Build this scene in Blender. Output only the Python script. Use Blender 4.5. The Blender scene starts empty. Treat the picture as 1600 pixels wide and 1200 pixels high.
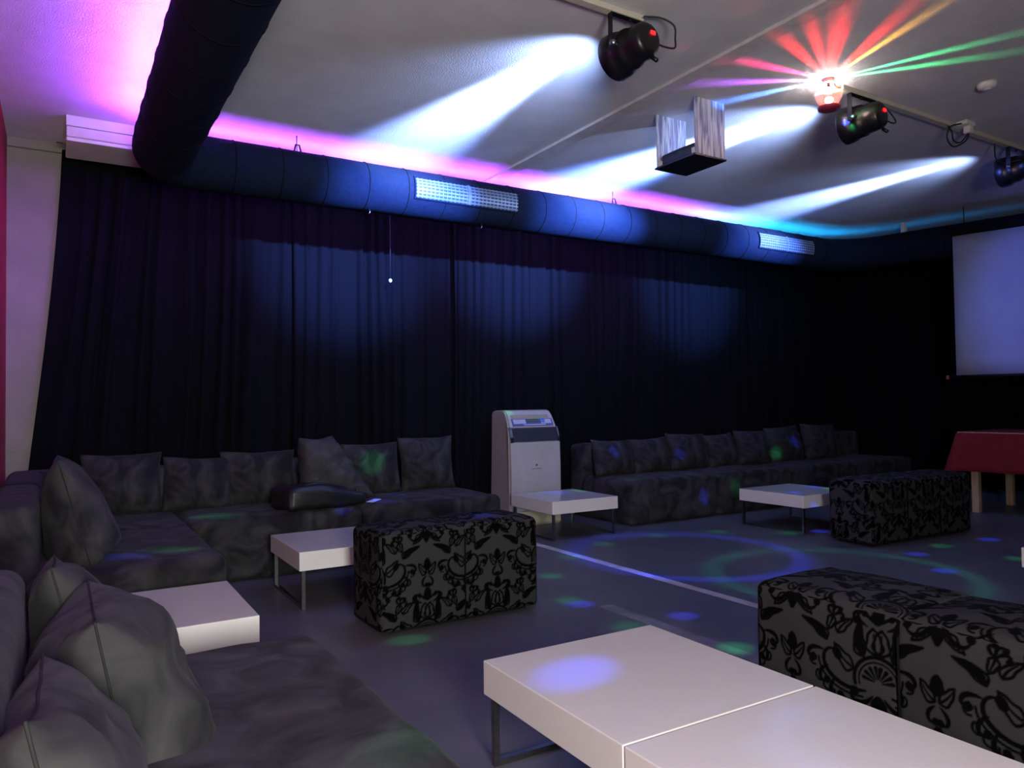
import bpy, bmesh, math, random
import numpy as np
from mathutils import Vector, Matrix

# ------------------------------------------------------------------ camera, world, light, exposure
scene = bpy.context.scene
COL = scene.collection
CAM_H = 1.05
cam_data = bpy.data.cameras.new('camera')
cam_data.sensor_width = 36.0
cam_data.lens = 1159.4 / 1600 * 36
cam_data.clip_start = 0.02
cam_data.clip_end = 100
cam = bpy.data.objects.new('camera', cam_data)
COL.objects.link(cam)
R0 = Vector((0.85210127, -0.52319676, -0.01373241))
R1 = Vector((0.00218813, 0.02979909, -0.99955351))
R2 = Vector((0.52337238, 0.85169077, 0.02653667))
mw = Matrix.Identity(4)
for i in range(3):
    mw[i][0] = R0[i]; mw[i][1] = -R1[i]; mw[i][2] = -R2[i]
mw[0][3] = 0; mw[1][3] = 0; mw[2][3] = CAM_H
cam.matrix_world = mw
scene.camera = cam

scene.view_settings.view_transform = 'Standard'
scene.view_settings.look = 'None'
scene.view_settings.exposure = 0.0
scene.view_settings.gamma = 1.0
scene.view_settings.use_curve_mapping = False
scene.cycles.use_denoising = True
scene.cycles.max_bounces = 8
scene.cycles.sample_clamp_indirect = 6.0

world = bpy.data.worlds.new('dark_room_air')
scene.world = world
world.use_nodes = True
wb = world.node_tree.nodes['Background']
wb.inputs[0].default_value = (0.55, 0.42, 0.62, 1)
wb.inputs[1].default_value = 0.003

PAR_POWER = 4500.0       # LED par cans, blue-white
PAR_COL = (0.38, 0.53, 1.0)
PAR_WASH = (0.11, 0.26, 1.0)
LED_POWER = 230.0        # strip behind the duct
REAR_POWER = 96.0      # assumed, unseen lamp behind the photographer
CEIL = 2.85

def area_light(name, loc, target, sx, sy, power, color):
    d = bpy.data.lights.new(name, 'AREA')
    d.shape = 'RECTANGLE'; d.size = sx; d.size_y = sy
    d.energy = power; d.color = color
    o = bpy.data.objects.new(name, d); COL.objects.link(o)
    o.location = loc
    o.rotation_euler = (Vector(target) - Vector(loc)).to_track_quat('-Z', 'Y').to_euler()
    return o

# area light for an assumed, unseen lamp behind the photographer (warm white, chest height)
rear = area_light('unseen_rear_lamp', (0.15, -1.2, 1.18), (0.6, 3.0, 1.15), 0.7, 0.7, REAR_POWER, (0.97, 0.97, 0.90))
rear.data.spread = math.radians(145)   # narrowed a little so things off to the side get less

# ------------------------------------------------------------------ materials
def new_mat(name):
    m = bpy.data.materials.new(name); m.use_nodes = True
    nt = m.node_tree
    return m, nt, nt.nodes['Principled BSDF']

def noise_mat(name, c1, c2, scale=6.0, rough=0.6, bump=0.0, bscale=60.0, metallic=0.0, detail=4.0, distortion=0.0,
              coat=0.0, spec=0.5, sheen=0.0, stretch=None, contrast=(0.35, 0.65)):
    m, nt, b = new_mat(name)
    tc = nt.nodes.new('ShaderNodeTexCoord')
    src = tc.outputs['Object']
    if stretch:
        mp = nt.nodes.new('ShaderNodeMapping'); mp.inputs['Scale'].default_value = stretch
        nt.links.new(src, mp.inputs[0]); src = mp.outputs[0]
    n = nt.nodes.new('ShaderNodeTexNoise')
    n.inputs['Scale'].default_value = scale; n.inputs['Detail'].default_value = detail
    n.inputs['Distortion'].default_value = distortion
    nt.links.new(src, n.inputs['Vector'])
    r = nt.nodes.new('ShaderNodeValToRGB')
    r.color_ramp.elements[0].position = contrast[0]; r.color_ramp.elements[1].position = contrast[1]
    r.color_ramp.elements[0].color = (*c1, 1); r.color_ramp.elements[1].color = (*c2, 1)
    nt.links.new(n.outputs['Fac'], r.inputs[0]); nt.links.new(r.outputs[0], b.inputs['Base Color'])
    b.inputs['Roughness'].default_value = rough
    b.inputs['Metallic'].default_value = metallic
    b.inputs['Coat Weight'].default_value = coat
    b.inputs['Specular IOR Level'].default_value = spec
    b.inputs['Sheen Weight'].default_value = sheen
    if bump > 0:
        n2 = nt.nodes.new('ShaderNodeTexNoise'); n2.inputs['Scale'].default_value = bscale
        n2.inputs['Detail'].default_value = 3
        nt.links.new(tc.outputs['Object'], n2.inputs['Vector'])
        bp = nt.nodes.new('ShaderNodeBump'); bp.inputs['Strength'].default_value = bump
        bp.inputs['Distance'].default_value = 0.01
        nt.links.new(n2.outputs['Fac'], bp.inputs['Height']); nt.links.new(bp.outputs[0], b.inputs['Normal'])
    return m

def emit_mat(name, color, strength):
    m, nt, b = new_mat(name)
    b.inputs['Base Color'].default_value = (0.02, 0.02, 0.02, 1)
    b.inputs['Emission Color'].default_value = (*color, 1)
    b.inputs['Emission Strength'].default_value = strength
    return m

M = {}
M['floor'] = noise_mat('grey_linoleum', (0.080, 0.077, 0.088), (0.102, 0.098, 0.112), 3.0, 0.42, 0.05, 90)
M['ceiling'] = noise_mat('white_roughcast_paint', (0.60, 0.60, 0.63), (0.66, 0.66, 0.69), 5.0, 0.85, 0.45, 120)
M['ceil_strip'] = noise_mat('white_strip_paint', (0.53, 0.52, 0.53), (0.62, 0.61, 0.61), 20.0, 0.7, 0.2, 120)
M['wall_white'] = noise_mat('cream_wall_paint', (0.21, 0.195, 0.165), (0.24, 0.22, 0.19), 4.0, 0.8, 0.1, 80)
M['wall_red'] = noise_mat('red_wall_paint', (0.30, 0.008, 0.022), (0.36, 0.012, 0.03), 4.0, 0.8, 0.1, 80)
M['wall_dark'] = noise_mat('dark_wall_paint', (0.02, 0.02, 0.022), (0.03, 0.03, 0.032), 4.0, 0.9)
M['curtain'] = noise_mat('black_curtain_cloth', (0.00024, 0.00055, 0.0017), (0.0004, 0.0008, 0.0023), 30.0, 0.92, 0.0, sheen=0.0, spec=0.15)
M['duct'] = noise_mat('black_duct_fabric', (0.0045, 0.0072, 0.0165), (0.006, 0.0098, 0.022), 40.0, 0.9, 0.15, 150, spec=0.08)
M['seam'] = noise_mat('black_seam_tape', (0.003, 0.003, 0.004), (0.005, 0.005, 0.006), 40.0, 0.9, spec=0.08)
M['suede'] = noise_mat('grey_microsuede', (0.013, 0.0128, 0.0145), (0.054, 0.0535, 0.054), 4.6, 0.9, 0.55, 9, detail=8, distortion=1.5, sheen=0.025, spec=0.12, contrast=(0.36, 0.70))
M['suede_seam'] = noise_mat('dark_grey_piping', (0.020, 0.020, 0.020), (0.030, 0.030, 0.030), 30.0, 0.95, spec=0.1)
M['white_lacquer'] = noise_mat('white_lacquer', (0.78, 0.76, 0.76), (0.82, 0.80, 0.80), 2.0, 0.22, 0.0, coat=0.3)
M['chrome'] = noise_mat('brushed_steel', (0.28, 0.28, 0.29), (0.36, 0.36, 0.37), 60.0, 0.28, 0.0, metallic=1.0)
M['black_metal'] = noise_mat('black_painted_metal', (0.003, 0.003, 0.0035), (0.005, 0.005, 0.0055), 40.0, 0.35)
M['black_plastic'] = noise_mat('black_plastic', (0.004, 0.004, 0.0045), (0.007, 0.007, 0.008), 30.0, 0.4)
M['cable'] = noise_mat('black_cable_rubber', (0.008, 0.008, 0.009), (0.013, 0.013, 0.014), 40.0, 0.6)
M['beige_plastic'] = noise_mat('beige_trunking_plastic', (0.50, 0.46, 0.38), (0.56, 0.52, 0.43), 12.0, 0.55)
M['white_plastic'] = noise_mat('white_plastic', (0.62, 0.61, 0.60), (0.68, 0.67, 0.66), 8.0, 0.35)
M['pelmet'] = noise_mat('glossy_white_pvc', (0.58, 0.56, 0.57), (0.64, 0.62, 0.63), 6.0, 0.16, coat=0.5)
M['red_cloth'] = noise_mat('red_tablecloth', (0.14, 0.004, 0.010), (0.18, 0.006, 0.012), 14.0, 0.9, 0.15, 200)
M['wood'] = noise_mat('pale_pine_wood', (0.36, 0.25, 0.15), (0.50, 0.36, 0.23), 4.0, 0.6, stretch=(14, 14, 1.2))
M['screen'] = noise_mat('matte_screen_cloth', (0.26, 0.27, 0.31), (0.29, 0.30, 0.34), 3.0, 0.9)
M['bag'] = noise_mat('black_leather', (0.006, 0.006, 0.007), (0.012, 0.012, 0.013), 20.0, 0.45, 0.2, 60)
M['jacket'] = noise_mat('dark_grey_jacket_cloth', (0.022, 0.022, 0.027), (0.042, 0.042, 0.048), 8.0, 0.9, 0.2, 60, distortion=1)
M['paper'] = noise_mat('white_paper', (0.7, 0.7, 0.7), (0.78, 0.78, 0.78), 8.0, 0.7)
M['ac_white'] = noise_mat('white_appliance_plastic', (0.40, 0.385, 0.39), (0.44, 0.42, 0.43), 5.0, 0.3)
M['ac_side'] = noise_mat('beige_appliance_plastic', (0.32, 0.28, 0.26), (0.36, 0.31, 0.29), 5.0, 0.4)
M['ac_base'] = noise_mat('cream_appliance_plastic', (0.52, 0.49, 0.33), (0.56, 0.53, 0.36), 5.0, 0.45)
M['ac_dark'] = noise_mat('dark_grille_plastic', (0.02, 0.02, 0.03), (0.03, 0.03, 0.045), 20.0, 0.3)
M['ac_panel'] = noise_mat('blue_panel_print', (0.07, 0.08, 0.26), (0.10, 0.12, 0.34), 12.0, 0.25)
M['ac_panel_light'] = noise_mat('pale_panel_print', (0.45, 0.42, 0.62), (0.52, 0.48, 0.68), 12.0, 0.3)
M['ac_knob'] = noise_mat('blue_knob_plastic', (0.06, 0.20, 0.62), (0.08, 0.25, 0.70), 12.0, 0.3)
M['ac_olive'] = noise_mat('olive_vent_plastic', (0.26, 0.24, 0.17), (0.32, 0.29, 0.20), 18.0, 0.5)
M['lcd'] = noise_mat('dark_green_display', (0.05, 0.075, 0.06), (0.07, 0.10, 0.08), 10.0, 0.2)
M['red_print'] = noise_mat('dark_red_print', (0.25, 0.02, 0.05), (0.32, 0.03, 0.06), 20.0, 0.4)
M['grey_print'] = noise_mat('dark_grey_print', (0.16, 0.14, 0.18), (0.2, 0.18, 0.22), 20.0, 0.4)
M['led_red'] = emit_mat('red_display_led', (1.0, 0.004, 0.006), 8.0)
M['line_paint'] = noise_mat('worn_white_floor_paint', (0.40, 0.37, 0.36), (0.62, 0.58, 0.56), 9.0, 0.5, detail=8, contrast=(0.3, 0.6))
M['line_worn'] = noise_mat('rubbed_grey_floor_paint', (0.135, 0.13, 0.148), (0.24, 0.23, 0.25), 7.0, 0.5, detail=8, contrast=(0.42, 0.7))
M['vent'] = noise_mat('silver_vent_metal', (0.12, 0.15, 0.20), (0.16, 0.19, 0.25), 30.0, 0.45, metallic=0.3)
M['vent_dark'] = noise_mat('vent_shaft_dark', (0.02, 0.025, 0.035), (0.03, 0.035, 0.05), 20.0, 0.7)

def plate_mat():
    # clear acrylic sheet covered with crumpled glossy film: streaky sheen painted into the base colour
    m, nt, b = new_mat('streaky_film_plastic')
    tc = nt.nodes.new('ShaderNodeTexCoord')
    mp = nt.nodes.new('ShaderNodeMapping'); mp.inputs['Scale'].default_value = (46, 46, 4.0)
    nt.links.new(tc.outputs['Object'], mp.inputs[0])
    n = nt.nodes.new('ShaderNodeTexNoise'); n.inputs['Scale'].default_value = 1.0; n.inputs['Detail'].default_value = 3
    n.inputs['Distortion'].default_value = 0.8
    nt.links.new(mp.outputs[0], n.inputs['Vector'])
    r = nt.nodes.new('ShaderNodeValToRGB')
    r.color_ramp.elements[0].position = 0.42; r.color_ramp.elements[0].color = (0.36, 0.37, 0.55, 1)
    r.color_ramp.elements[1].position = 0.60; r.color_ramp.elements[1].color = (0.95, 0.95, 1.0, 1)
    nt.links.new(n.outputs['Fac'], r.inputs[0]); nt.links.new(r.outputs[0], b.inputs['Base Color'])
    bp = nt.nodes.new('ShaderNodeBump'); bp.inputs['Strength'].default_value = 0.6; bp.inputs['Distance'].default_value = 0.02
    nt.links.new(n.outputs['Fac'], bp.inputs['Height']); nt.links.new(bp.outputs[0], b.inputs['Normal'])
    b.inputs['Roughness'].default_value = 0.25
    b.inputs['Metallic'].default_value = 0.0
    out = nt.nodes['Material Output']; tl = nt.nodes.new('ShaderNodeBsdfTranslucent'); mx = nt.nodes.new('ShaderNodeMixShader'); mx.inputs[0].default_value = 0.5
    nt.links.new(r.outputs[0], tl.inputs['Color']); nt.links.new(b.outputs[0], mx.inputs[1]); nt.links.new(tl.outputs[0], mx.inputs[2]); nt.links.new(mx.outputs[0], out.inputs['Surface'])
    return m
M['plate'] = plate_mat()

def damask_mat():
    m, nt, b = new_mat('grey_fabric_black_flock')
    a = nt.nodes.new('ShaderNodeAttribute'); a.attribute_name = 'flock'
    mx = nt.nodes.new('ShaderNodeMix'); mx.data_type = 'RGBA'
    mx.inputs['A'].default_value = (0.034, 0.034, 0.035, 1); mx.inputs['B'].default_value = (0.0008, 0.0008, 0.0008, 1)
    nt.links.new(a.outputs['Fac'], mx.inputs['Factor'])
    nt.links.new(mx.outputs['Result'], b.inputs['Base Color'])
    b.inputs['Roughness'].default_value = 0.9; b.inputs['Specular IOR Level'].default_value = 0.06
    bp = nt.nodes.new('ShaderNodeBump'); bp.inputs['Strength'].default_value = 0.3; bp.inputs['Distance'].default_value = 0.002
    nt.links.new(a.outputs['Fac'], bp.inputs['Height']); nt.links.new(bp.outputs[0], b.inputs['Normal'])
    return m
M['damask'] = damask_mat()

def dome_mat():
    m, nt, b = new_mat('clear_dome_plastic')
    out = nt.nodes['Material Output']
    tr = nt.nodes.new('ShaderNodeBsdfTransparent')
    mx = nt.nodes.new('ShaderNodeMixShader'); mx.inputs[0].default_value = 0.22
    b.inputs['Base Color'].default_value = (0.75, 0.12, 0.10, 1); b.inputs['Roughness'].default_value = 0.25
    nt.links.new(tr.outputs[0], mx.inputs[1]); nt.links.new(b.outputs[0], mx.inputs[2])
    nt.links.new(mx.outputs[0], out.inputs['Surface'])
    return m
M['dome'] = dome_mat()

# ------------------------------------------------------------------ helpers
def tag(o, label=None, cat=None, group=None, kind=None):
    if label: o['label'] = label
    if cat: o['category'] = cat
    if group: o['group'] = group
    if kind: o['kind'] = kind
    return o

def thing(name, label, cat, loc=(0, 0, 0), rotz=0.0, group=None):
    o = bpy.data.objects.new(name, None); COL.objects.link(o)
    o.empty_display_size = 0.1
    o.location = loc; o.rotation_euler = (0, 0, rotz)
    return tag(o, label, cat, group)

def link(name, me, mat, parent=None, smooth=False, loc=None, rot=None):
    if mat is not None:
        me.materials.append(M[mat] if isinstance(mat, str) else mat)
    if smooth:
        me.polygons.foreach_set('use_smooth', np.ones(len(me.polygons), bool))
    o = bpy.data.objects.new(name, me); COL.objects.link(o)
    if parent is not None: o.parent = parent
    if loc is not None: o.location = loc
    if rot is not None: o.rotation_euler = rot
    return o

def np_mesh(name, V, F):
    me = bpy.data.meshes.new(name)
    V = np.asarray(V, np.float32); F = np.asarray(F, np.int32)
    k = F.shape[1]
    me.vertices.add(len(V)); me.vertices.foreach_set('co', V.ravel())
    me.loops.add(F.size); me.loops.foreach_set('vertex_index', F.ravel())
    me.polygons.add(len(F)); me.polygons.foreach_set('loop_start', np.arange(0, F.size, k, dtype=np.int32))
    me.update(calc_edges=True)
    return me

def bm_mesh(name, bm):
    bmesh.ops.recalc_face_normals(bm, faces=bm.faces)
    me = bpy.data.meshes.new(name); bm.to_mesh(me); bm.free()
    return me

def add_box(bm, lo, hi):
    vs = [bm.verts.new((x, y, z)) for x in (lo[0], hi[0]) for y in (lo[1], hi[1]) for z in (lo[2], hi[2])]
    for f in ((0, 1, 3, 2), (4, 6, 7, 5), (0, 4, 5, 1), (2, 3, 7, 6), (0, 2, 6, 4), (1, 5, 7, 3)):
        bm.faces.new([vs[i] for i in f])

def box(name, lo, hi, mat, parent=None, bevel=0.0, seg=2):
    bm = bmesh.new(); add_box(bm, lo, hi)
    if bevel > 0:
        bmesh.ops.bevel(bm, geom=list(bm.edges), offset=bevel, segments=seg, profile=0.5, affect='EDGES', clamp_overlap=True)
    return link(name, bm_mesh(name, bm), mat, parent, smooth=False)

def tube_arrays(P, r, n=10, closed=False, caps=True):
    P = [Vector(p) for p in P]; N = len(P)
    rr = r if isinstance(r, (list, tuple)) else [r] * N
    V = []; F = []
    up = Vector((0, 0, 1)); prev = None
    for i, p in enumerate(P):
        a = P[(i - 1) % N] if (closed or i > 0) else p
        b = P[(i + 1) % N] if (closed or i < N - 1) else p
        t = (b - a).normalized()
        if prev is None:
            x = t.cross(up)
            if x.length < 1e-3: x = t.cross(Vector((1, 0, 0)))
            x.normalize()
        else:
            x = (prev - t * prev.dot(t)).normalized()
        prev = x; y = t.cross(x)
        for k in range(n):
            an = 2 * math.pi * k / n
            V.append(p + (x * math.cos(an) + y * math.sin(an)) * rr[i])
    for i in range(N if closed else N - 1):
        j = (i + 1) % N
        for k in range(n):
            k2 = (k + 1) % n
            F.append((i * n + k, i * n + k2, j * n + k2, j * n + k))
    return V, F, n, N

def tube(name, P, r, mat, parent=None, n=8, closed=False, smooth=True):
    V, F, n, N = tube_arrays(P, r, n, closed)
    bm = bmesh.new(); vs = [bm.verts.new(v) for v in V]
    for f in F: bm.faces.new([vs[i] for i in f])
    if not closed:
        bm.faces.new([vs[k] for k in range(n)][::-1]); bm.faces.new([vs[(N - 1) * n + k] for k in range(n)])
    return link(name, bm_mesh(name, bm), mat, parent, smooth=smooth)

def lathe(name, prof, mat, parent=None, n=28, smooth=True, axis='Z'):
    # prof: (radius, height) list
    bm = bmesh.new(); rings = []
    for r, h in prof:
        ring = []
        for k in range(n):
            a = 2 * math.pi * k / n
            v = (r * math.cos(a), r * math.sin(a), h)
            if axis == 'Y': v = (v[0], v[2], v[1])
            ring.append(bm.verts.new(v))
        rings.append(ring)
    for a, b in zip(rings, rings[1:]):
        for k in range(n):
            bm.faces.new((a[k], a[(k + 1) % n], b[(k + 1) % n], b[k]))
    bm.faces.new(rings[0][::-1]); bm.faces.new(rings[-1])
    return link(name, bm_mesh(name, bm), mat, parent, smooth=smooth)

def wob(P, seed, scale, octs=6):
    # smooth pseudo-noise (sum of random sines), vectorised
    rs = np.random.RandomState(seed); P = np.asarray(P, float); out = np.zeros(len(P))
    for i in range(octs):
        k = rs.normal(size=3) * scale * (1 + 0.35 * i); ph = rs.uniform(0, 6.28)
        out += np.sin(P @ k + ph + 1.3 * np.sin(P @ (k[[1, 2, 0]] * 0.6) + ph * 2)) / (1 + 0.5 * i)
    return out / 2.2

def puffbox(size, r=0.04, n=14, m=4, puff=(0, 0, 0), amp=0.0, nscale=8.0, seed=0, step=None, bottom=True):
    """rounded, slightly pillowed box: size centred in x,y and standing on z=0.  returns V, F, face id, metric uv"""
    h = np.array(size) / 2.0
    r = min(r, h.min() * 0.98)
    def par(i):
        k = n if step is None else max(4, int(round((2 * h[i] - 2 * r) / step)))
        mm = m if step is None else max(3, int(round(r * 1.4 / step)))
        e = np.linspace(0, r, mm + 1)
        return np.concatenate([-h[i] + e, np.linspace(-h[i] + r, h[i] - r, k + 1)[1:-1], h[i] - e[::-1]])
    prm = [par(i) for i in range(3)]
    Vs = []; Fs = []; ids = []; uvs = []; off = 0
    for ax in range(3):
        a, b = [(1, 2), (0, 2), (0, 1)][ax]
        for s in (-1, 1):
            if ax == 2 and s == -1 and not bottom: continue
            A, B = np.meshgrid(prm[a], prm[b], indexing='ij')
            P = np.zeros((A.size, 3)); P[:, a] = A.ravel(); P[:, b] = B.ravel(); P[:, ax] = s * h[ax]
            inner = np.clip(P, -(h - r), h - r); d = P - inner
            # even out arc spacing
            L = np.linalg.norm(d, axis=1, keepdims=True); L[L < 1e-9] = 1
            Q = inner + d / L * r
            wgt = (1 - (A.ravel() / h[a]) ** 2).clip(0) * (1 - (B.ravel() / h[b]) ** 2).clip(0)
            pz = puff[ax] if not (ax == 2 and s == -1) else 0.0
            Q[:, ax] += s * pz * wgt
            if amp > 0:
                nn = d / L
                Q += nn * (amp * wob(Q, seed, nscale))[:, None]
            na, nb = len(prm[a]), len(prm[b])
            idx = np.arange(na * nb).reshape(na, nb) + off
            q = np.stack([idx[:-1, :-1], idx[1:, :-1], idx[1:, 1:], idx[:-1, 1:]], -1).reshape(-1, 4)
            flip = (s < 0) ^ (ax == 1)
            if flip: q = q[:, ::-1]
            Vs.append(Q); Fs.append(q); ids.append(np.full(len(Q), ax * 2 + (s > 0))); uvs.append(np.stack([A.ravel(), B.ravel()], 1))
            off += na * nb
    V = np.concatenate(Vs); V[:, 2] += h[2]
    return V, np.concatenate(Fs), np.concatenate(ids), np.concatenate(uvs)

def weld_obj(name, V, F, mat, parent=None, loc=None, rot=None):
    me = np_mesh(name, V, F)
    bm = bmesh.new(); bm.from_mesh(me)
    bmesh.ops.remove_doubles(bm, verts=bm.verts, dist=1e-5)
    bmesh.ops.recalc_face_normals(bm, faces=bm.faces)
    bm.to_mesh(me); bm.free()
    return link(name, me, mat, parent, True, loc, rot)

def pillow_mesh(w, h, T, seed, n=30, wr=0.012, lean=0.0, topscale=1.0, ex=2.4, sag=0.0):
    u = np.linspace(-1, 1, n); u = np.sign(u) * (1 - (1 - np.abs(u)) ** (1.0 if ex < 3 else 1.6)); U, W = np.meshgrid(u, u, indexing='ij'); U = U.ravel(); W = W.ravel()
    prof = ((1 - np.abs(U) ** ex) * (1 - np.abs(W) ** ex)).clip(0) ** 0.55
    if sag > 0:
        pw = np.where(W < 0, 1 - np.abs(W) ** 9, 1 - np.abs(W) ** ex)
        prof = ((1 - np.abs(U) ** ex) * pw).clip(0) ** 0.55
    X = w / 2 * U * (1 - 0.075 * (1 - W ** 2) * np.abs(U)); Z = h / 2 * W * (1 - 0.075 * (1 - U ** 2) * np.abs(W)) + h / 2
    tz = Z / h
    X = X * (1 + (topscale - 1) * tz) + lean * tz
    parts = []; F = []
    idx = np.arange(n * n).reshape(n, n)
    for s in (-1, 1):
        P = np.stack([X, s * T / 2 * prof, Z], 1)
        # sag: fuller towards the bottom
        P[:, 1] *= (1.08 - (0.25 + sag) * (tz - 0.4))
        nz = wob(P + s * 3, seed, 9.0)
        edge = np.exp(-((1 - np.maximum(np.abs(U), np.abs(W))) / 0.25))
        ridg = 1 - 2 * np.abs(wob(P * np.array([1, 1, 1]) + 7 * s, seed + 5, 13.0, 4))
        P[:, 1] += s * prof * (wr * nz + wr * 0.8 * ridg * (0.4 + edge))
        P[:, 0] += 0.3 * wr * wob(P, seed + 9, 12); P[:, 2] += 0.3 * wr * wob(P, seed + 11, 12)
        if s == 1: P2 = P
        else: P1 = P
        q = np.stack([idx[:-1, :-1], idx[1:, :-1], idx[1:, 1:], idx[:-1, 1:]], -1).reshape(-1, 4)
        F.append(q + (0 if s == -1 else n * n) if s == -1 else (q + n * n)[:, ::-1])
    bnd = np.maximum(np.abs(U), np.abs(W)) > 0.9999
    mid = (P1 + P2) / 2
    P1[bnd] = mid[bnd]; P2[bnd] = mid[bnd]
    ring = np.concatenate([idx[:, 0], idx[-1, 1:], idx[-2::-1, -1], idx[0, -2:0:-1]])
    return np.concatenate([P1, P2]), np.concatenate(F), mid[ring]

def cushion(label, loc, rotz, tilt, w=0.5, h=0.47, T=0.22, seed=1, group=None, roll=0.0, mat='suede', name='cushion', cat='cushion', wr=0.012, lean=0.0, topscale=1.0, ex=2.4, sag=0.0):
    V, F, ring = pillow_mesh(w, h, T, seed, wr=wr, lean=lean, topscale=topscale, ex=ex, sag=sag)
    R = Matrix.Rotation(rotz, 3, 'Z') @ Matrix.Rotation(tilt, 3, 'X') @ Matrix.Rotation(roll, 3, 'Y')
    Rn = np.array(R)
    V = V @ Rn.T; ring = ring @ Rn.T
    t = thing(name, label, cat, loc, 0, group)
    weld_obj('cushion_cover' if cat == 'cushion' else 'cloth', V, F, mat, t)
    if cat == 'cushion':
        tube('piping', ring, 0.0024, 'suede_seam', t, n=6, closed=True)
    return t

# ------------------------------------------------------------------ the room
WN = Vector((0.968, 0.25, 0)).normalized()      # outward normal of the slanting right wall
WD = Vector((0.25, -0.968, 0)).normalized()     # along it, towards the camera
Y_WALL = 5.84; X_LEFT = -0.28; D_WALL = 9.75
def on_right(D, y):
    return (D - WN.y * y) / WN.x
YB = -7.0
def prism(name, pts, z0, z1, mat, kind='structure'):
    bm = bmesh.new()
    lo = [bm.verts.new((p[0], p[1], z0)) for p in pts]; hi = [bm.verts.new((p[0], p[1], z1)) for p in pts]
    bm.faces.new(lo[::-1]); bm.faces.new(hi); k = len(pts)
    for i in range(k): bm.faces.new((lo[i], lo[(i + 1) % k], hi[(i + 1) % k], hi[i]))
    o = link(name, bm_mesh(name, bm), mat)
    if kind: o['kind'] = kind
    return o
room = [(X_LEFT - 0.15, YB), (on_right(D_WALL, YB) + 0.2, YB), (on_right(D_WALL, Y_WALL) + 0.2, Y_WALL + 0.15), (X_LEFT - 0.15, Y_WALL + 0.15)]
floor = tag(prism('floor', room, -0.1, 0.0, 'floor'), 'dark grey linoleum floor with worn white court lines', 'floor')
ceiling = tag(prism('ceiling', room, CEIL, CEIL + 0.1, 'ceiling'), 'white roughcast ceiling lit by coloured lamps', 'ceiling')
tag(prism('wall_back', [(X_LEFT - 0.15, Y_WALL), (on_right(D_WALL, Y_WALL), Y_WALL), (on_right(D_WALL, Y_WALL) + .2, Y_WALL + 0.15), (X_LEFT - 0.15, Y_WALL + 0.15)], 0, CEIL, 'wall_white'), 'cream painted wall behind the black curtains', 'wall')
tag(prism('wall_left', [(X_LEFT - 0.15, -2.0), (X_LEFT, -2.0), (X_LEFT, Y_WALL), (X_LEFT - 0.15, Y_WALL)], 0, CEIL, 'wall_red'), 'red painted side wall next to the cream strip', 'wall')
tag(prism('wall_right', [(on_right(D_WALL, YB), YB), (on_right(D_WALL, YB) + 0.2, YB), (on_right(D_WALL, Y_WALL) + 0.2, Y_WALL), (on_right(D_WALL, Y_WALL), Y_WALL)], 0, CEIL, 'wall_dark'), 'dark slanting wall behind the projection screen', 'wall')
# painted lines on the floor (parts of the floor)
box('court_line', (3.02, -2.0, 0.0), (3.085, 5.7, 0.0012), 'line_paint', floor)
box('court_line', (2.38, 0.6, 0.0), (2.46, 3.05, 0.001), 'line_worn', floor)
# cover strip on the ceiling, cornice and dado joint on the cream wall
tag(box('trim_1', (2.93, -3.0, CEIL - 0.018), (3.03, 5.6, CEIL + 0.001), 'ceil_strip', None, 0.003), 'flat white cover strip running across the ceiling', 'trim', kind='structure')
tag(box('trim_2', (X_LEFT, Y_WALL - 0.03, 2.785), (0.5, Y_WALL, CEIL), 'wall_white', None, 0.006), 'cream cornice above the cream wall strip', 'trim', kind='structure')
tag(box('trim_3', (X_LEFT, Y_WALL - 0.008, 0.783), (0.5, Y_WALL, 0.790), 'wall_white', None), 'thin horizontal joint low on the cream wall', 'trim', kind='structure')

# ------------------------------------------------------------------ curtains
def curtain(label, A, B, ztop, zbot, seed, flare0=0.0, flare1=0.0, pitch=0.15, depth=0.028):
    A = Vector((A[0], A[1], 0)); B = Vector((B[0], B[1], 0)); L = (B - A).length; d = (B - A) / L; nrm = Vector((-d.y, d.x, 0))
    nx = int(L / 0.012); nz = 22
    rs = np.random.RandomState(seed)
    s = np.linspace(0, 1, nx); zz = np.linspace(0, 1, nz)
    S, Zt = np.meshgrid(s, zz, indexing='ij'); S = S.ravel(); Zt = Zt.ravel()
    ph = np.cumsum(rs.uniform(0.5, 1.6, int(L / pitch) + 3)); ph = ph / ph.mean()
    base = np.interp(S, np.linspace(0, 1, len(ph)), np.arange(len(ph)) + 0.35 * rs.normal(size=len(ph)))
    fold = np.sin(2 * np.pi * base) * depth * (0.75 + 0.5 * Zt) + 0.4 * depth * np.sin(2 * np.pi * base * 2.3 + 3 * Zt)
    ampl = np.interp(S, np.linspace(0, 1, 9), rs.uniform(0.5, 1.25, 9)); fold *= ampl
    along = S * L + (flare0 * (1 - S) + flare1 * S) * Zt ** 1.15 + 0.01 * np.sin(5 * Zt + 9 * S)
    X = A.x + d.x * along + nrm.x * fold; Y = A.y + d.y * along + nrm.y * fold
    Z = ztop + (zbot - ztop) * Zt
    idx = np.arange(nx * nz).reshape(nx, nz)
    q = np.stack([idx[:-1, :-1], idx[1:, :-1], idx[1:, 1:], idx[:-1, 1:]], -1).reshape(-1, 4)
    o = link('curtain', np_mesh('curtain', np.stack([X, Y, Z], 1), q), 'curtain', None, True)
    md = o.modifiers.new('thickness', 'SOLIDIFY'); md.thickness = 0.004
    return tag(o, label, 'curtain', 'black stage curtains')
YC = 5.785
DC = 9.58
xc_end = on_right(DC, YC) - 0.02
curtain('black curtain at the end beside the cream wall strip', (0.03, YC), (1.62, YC), 2.80, 0.03, 3, flare0=-0.24)
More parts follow.
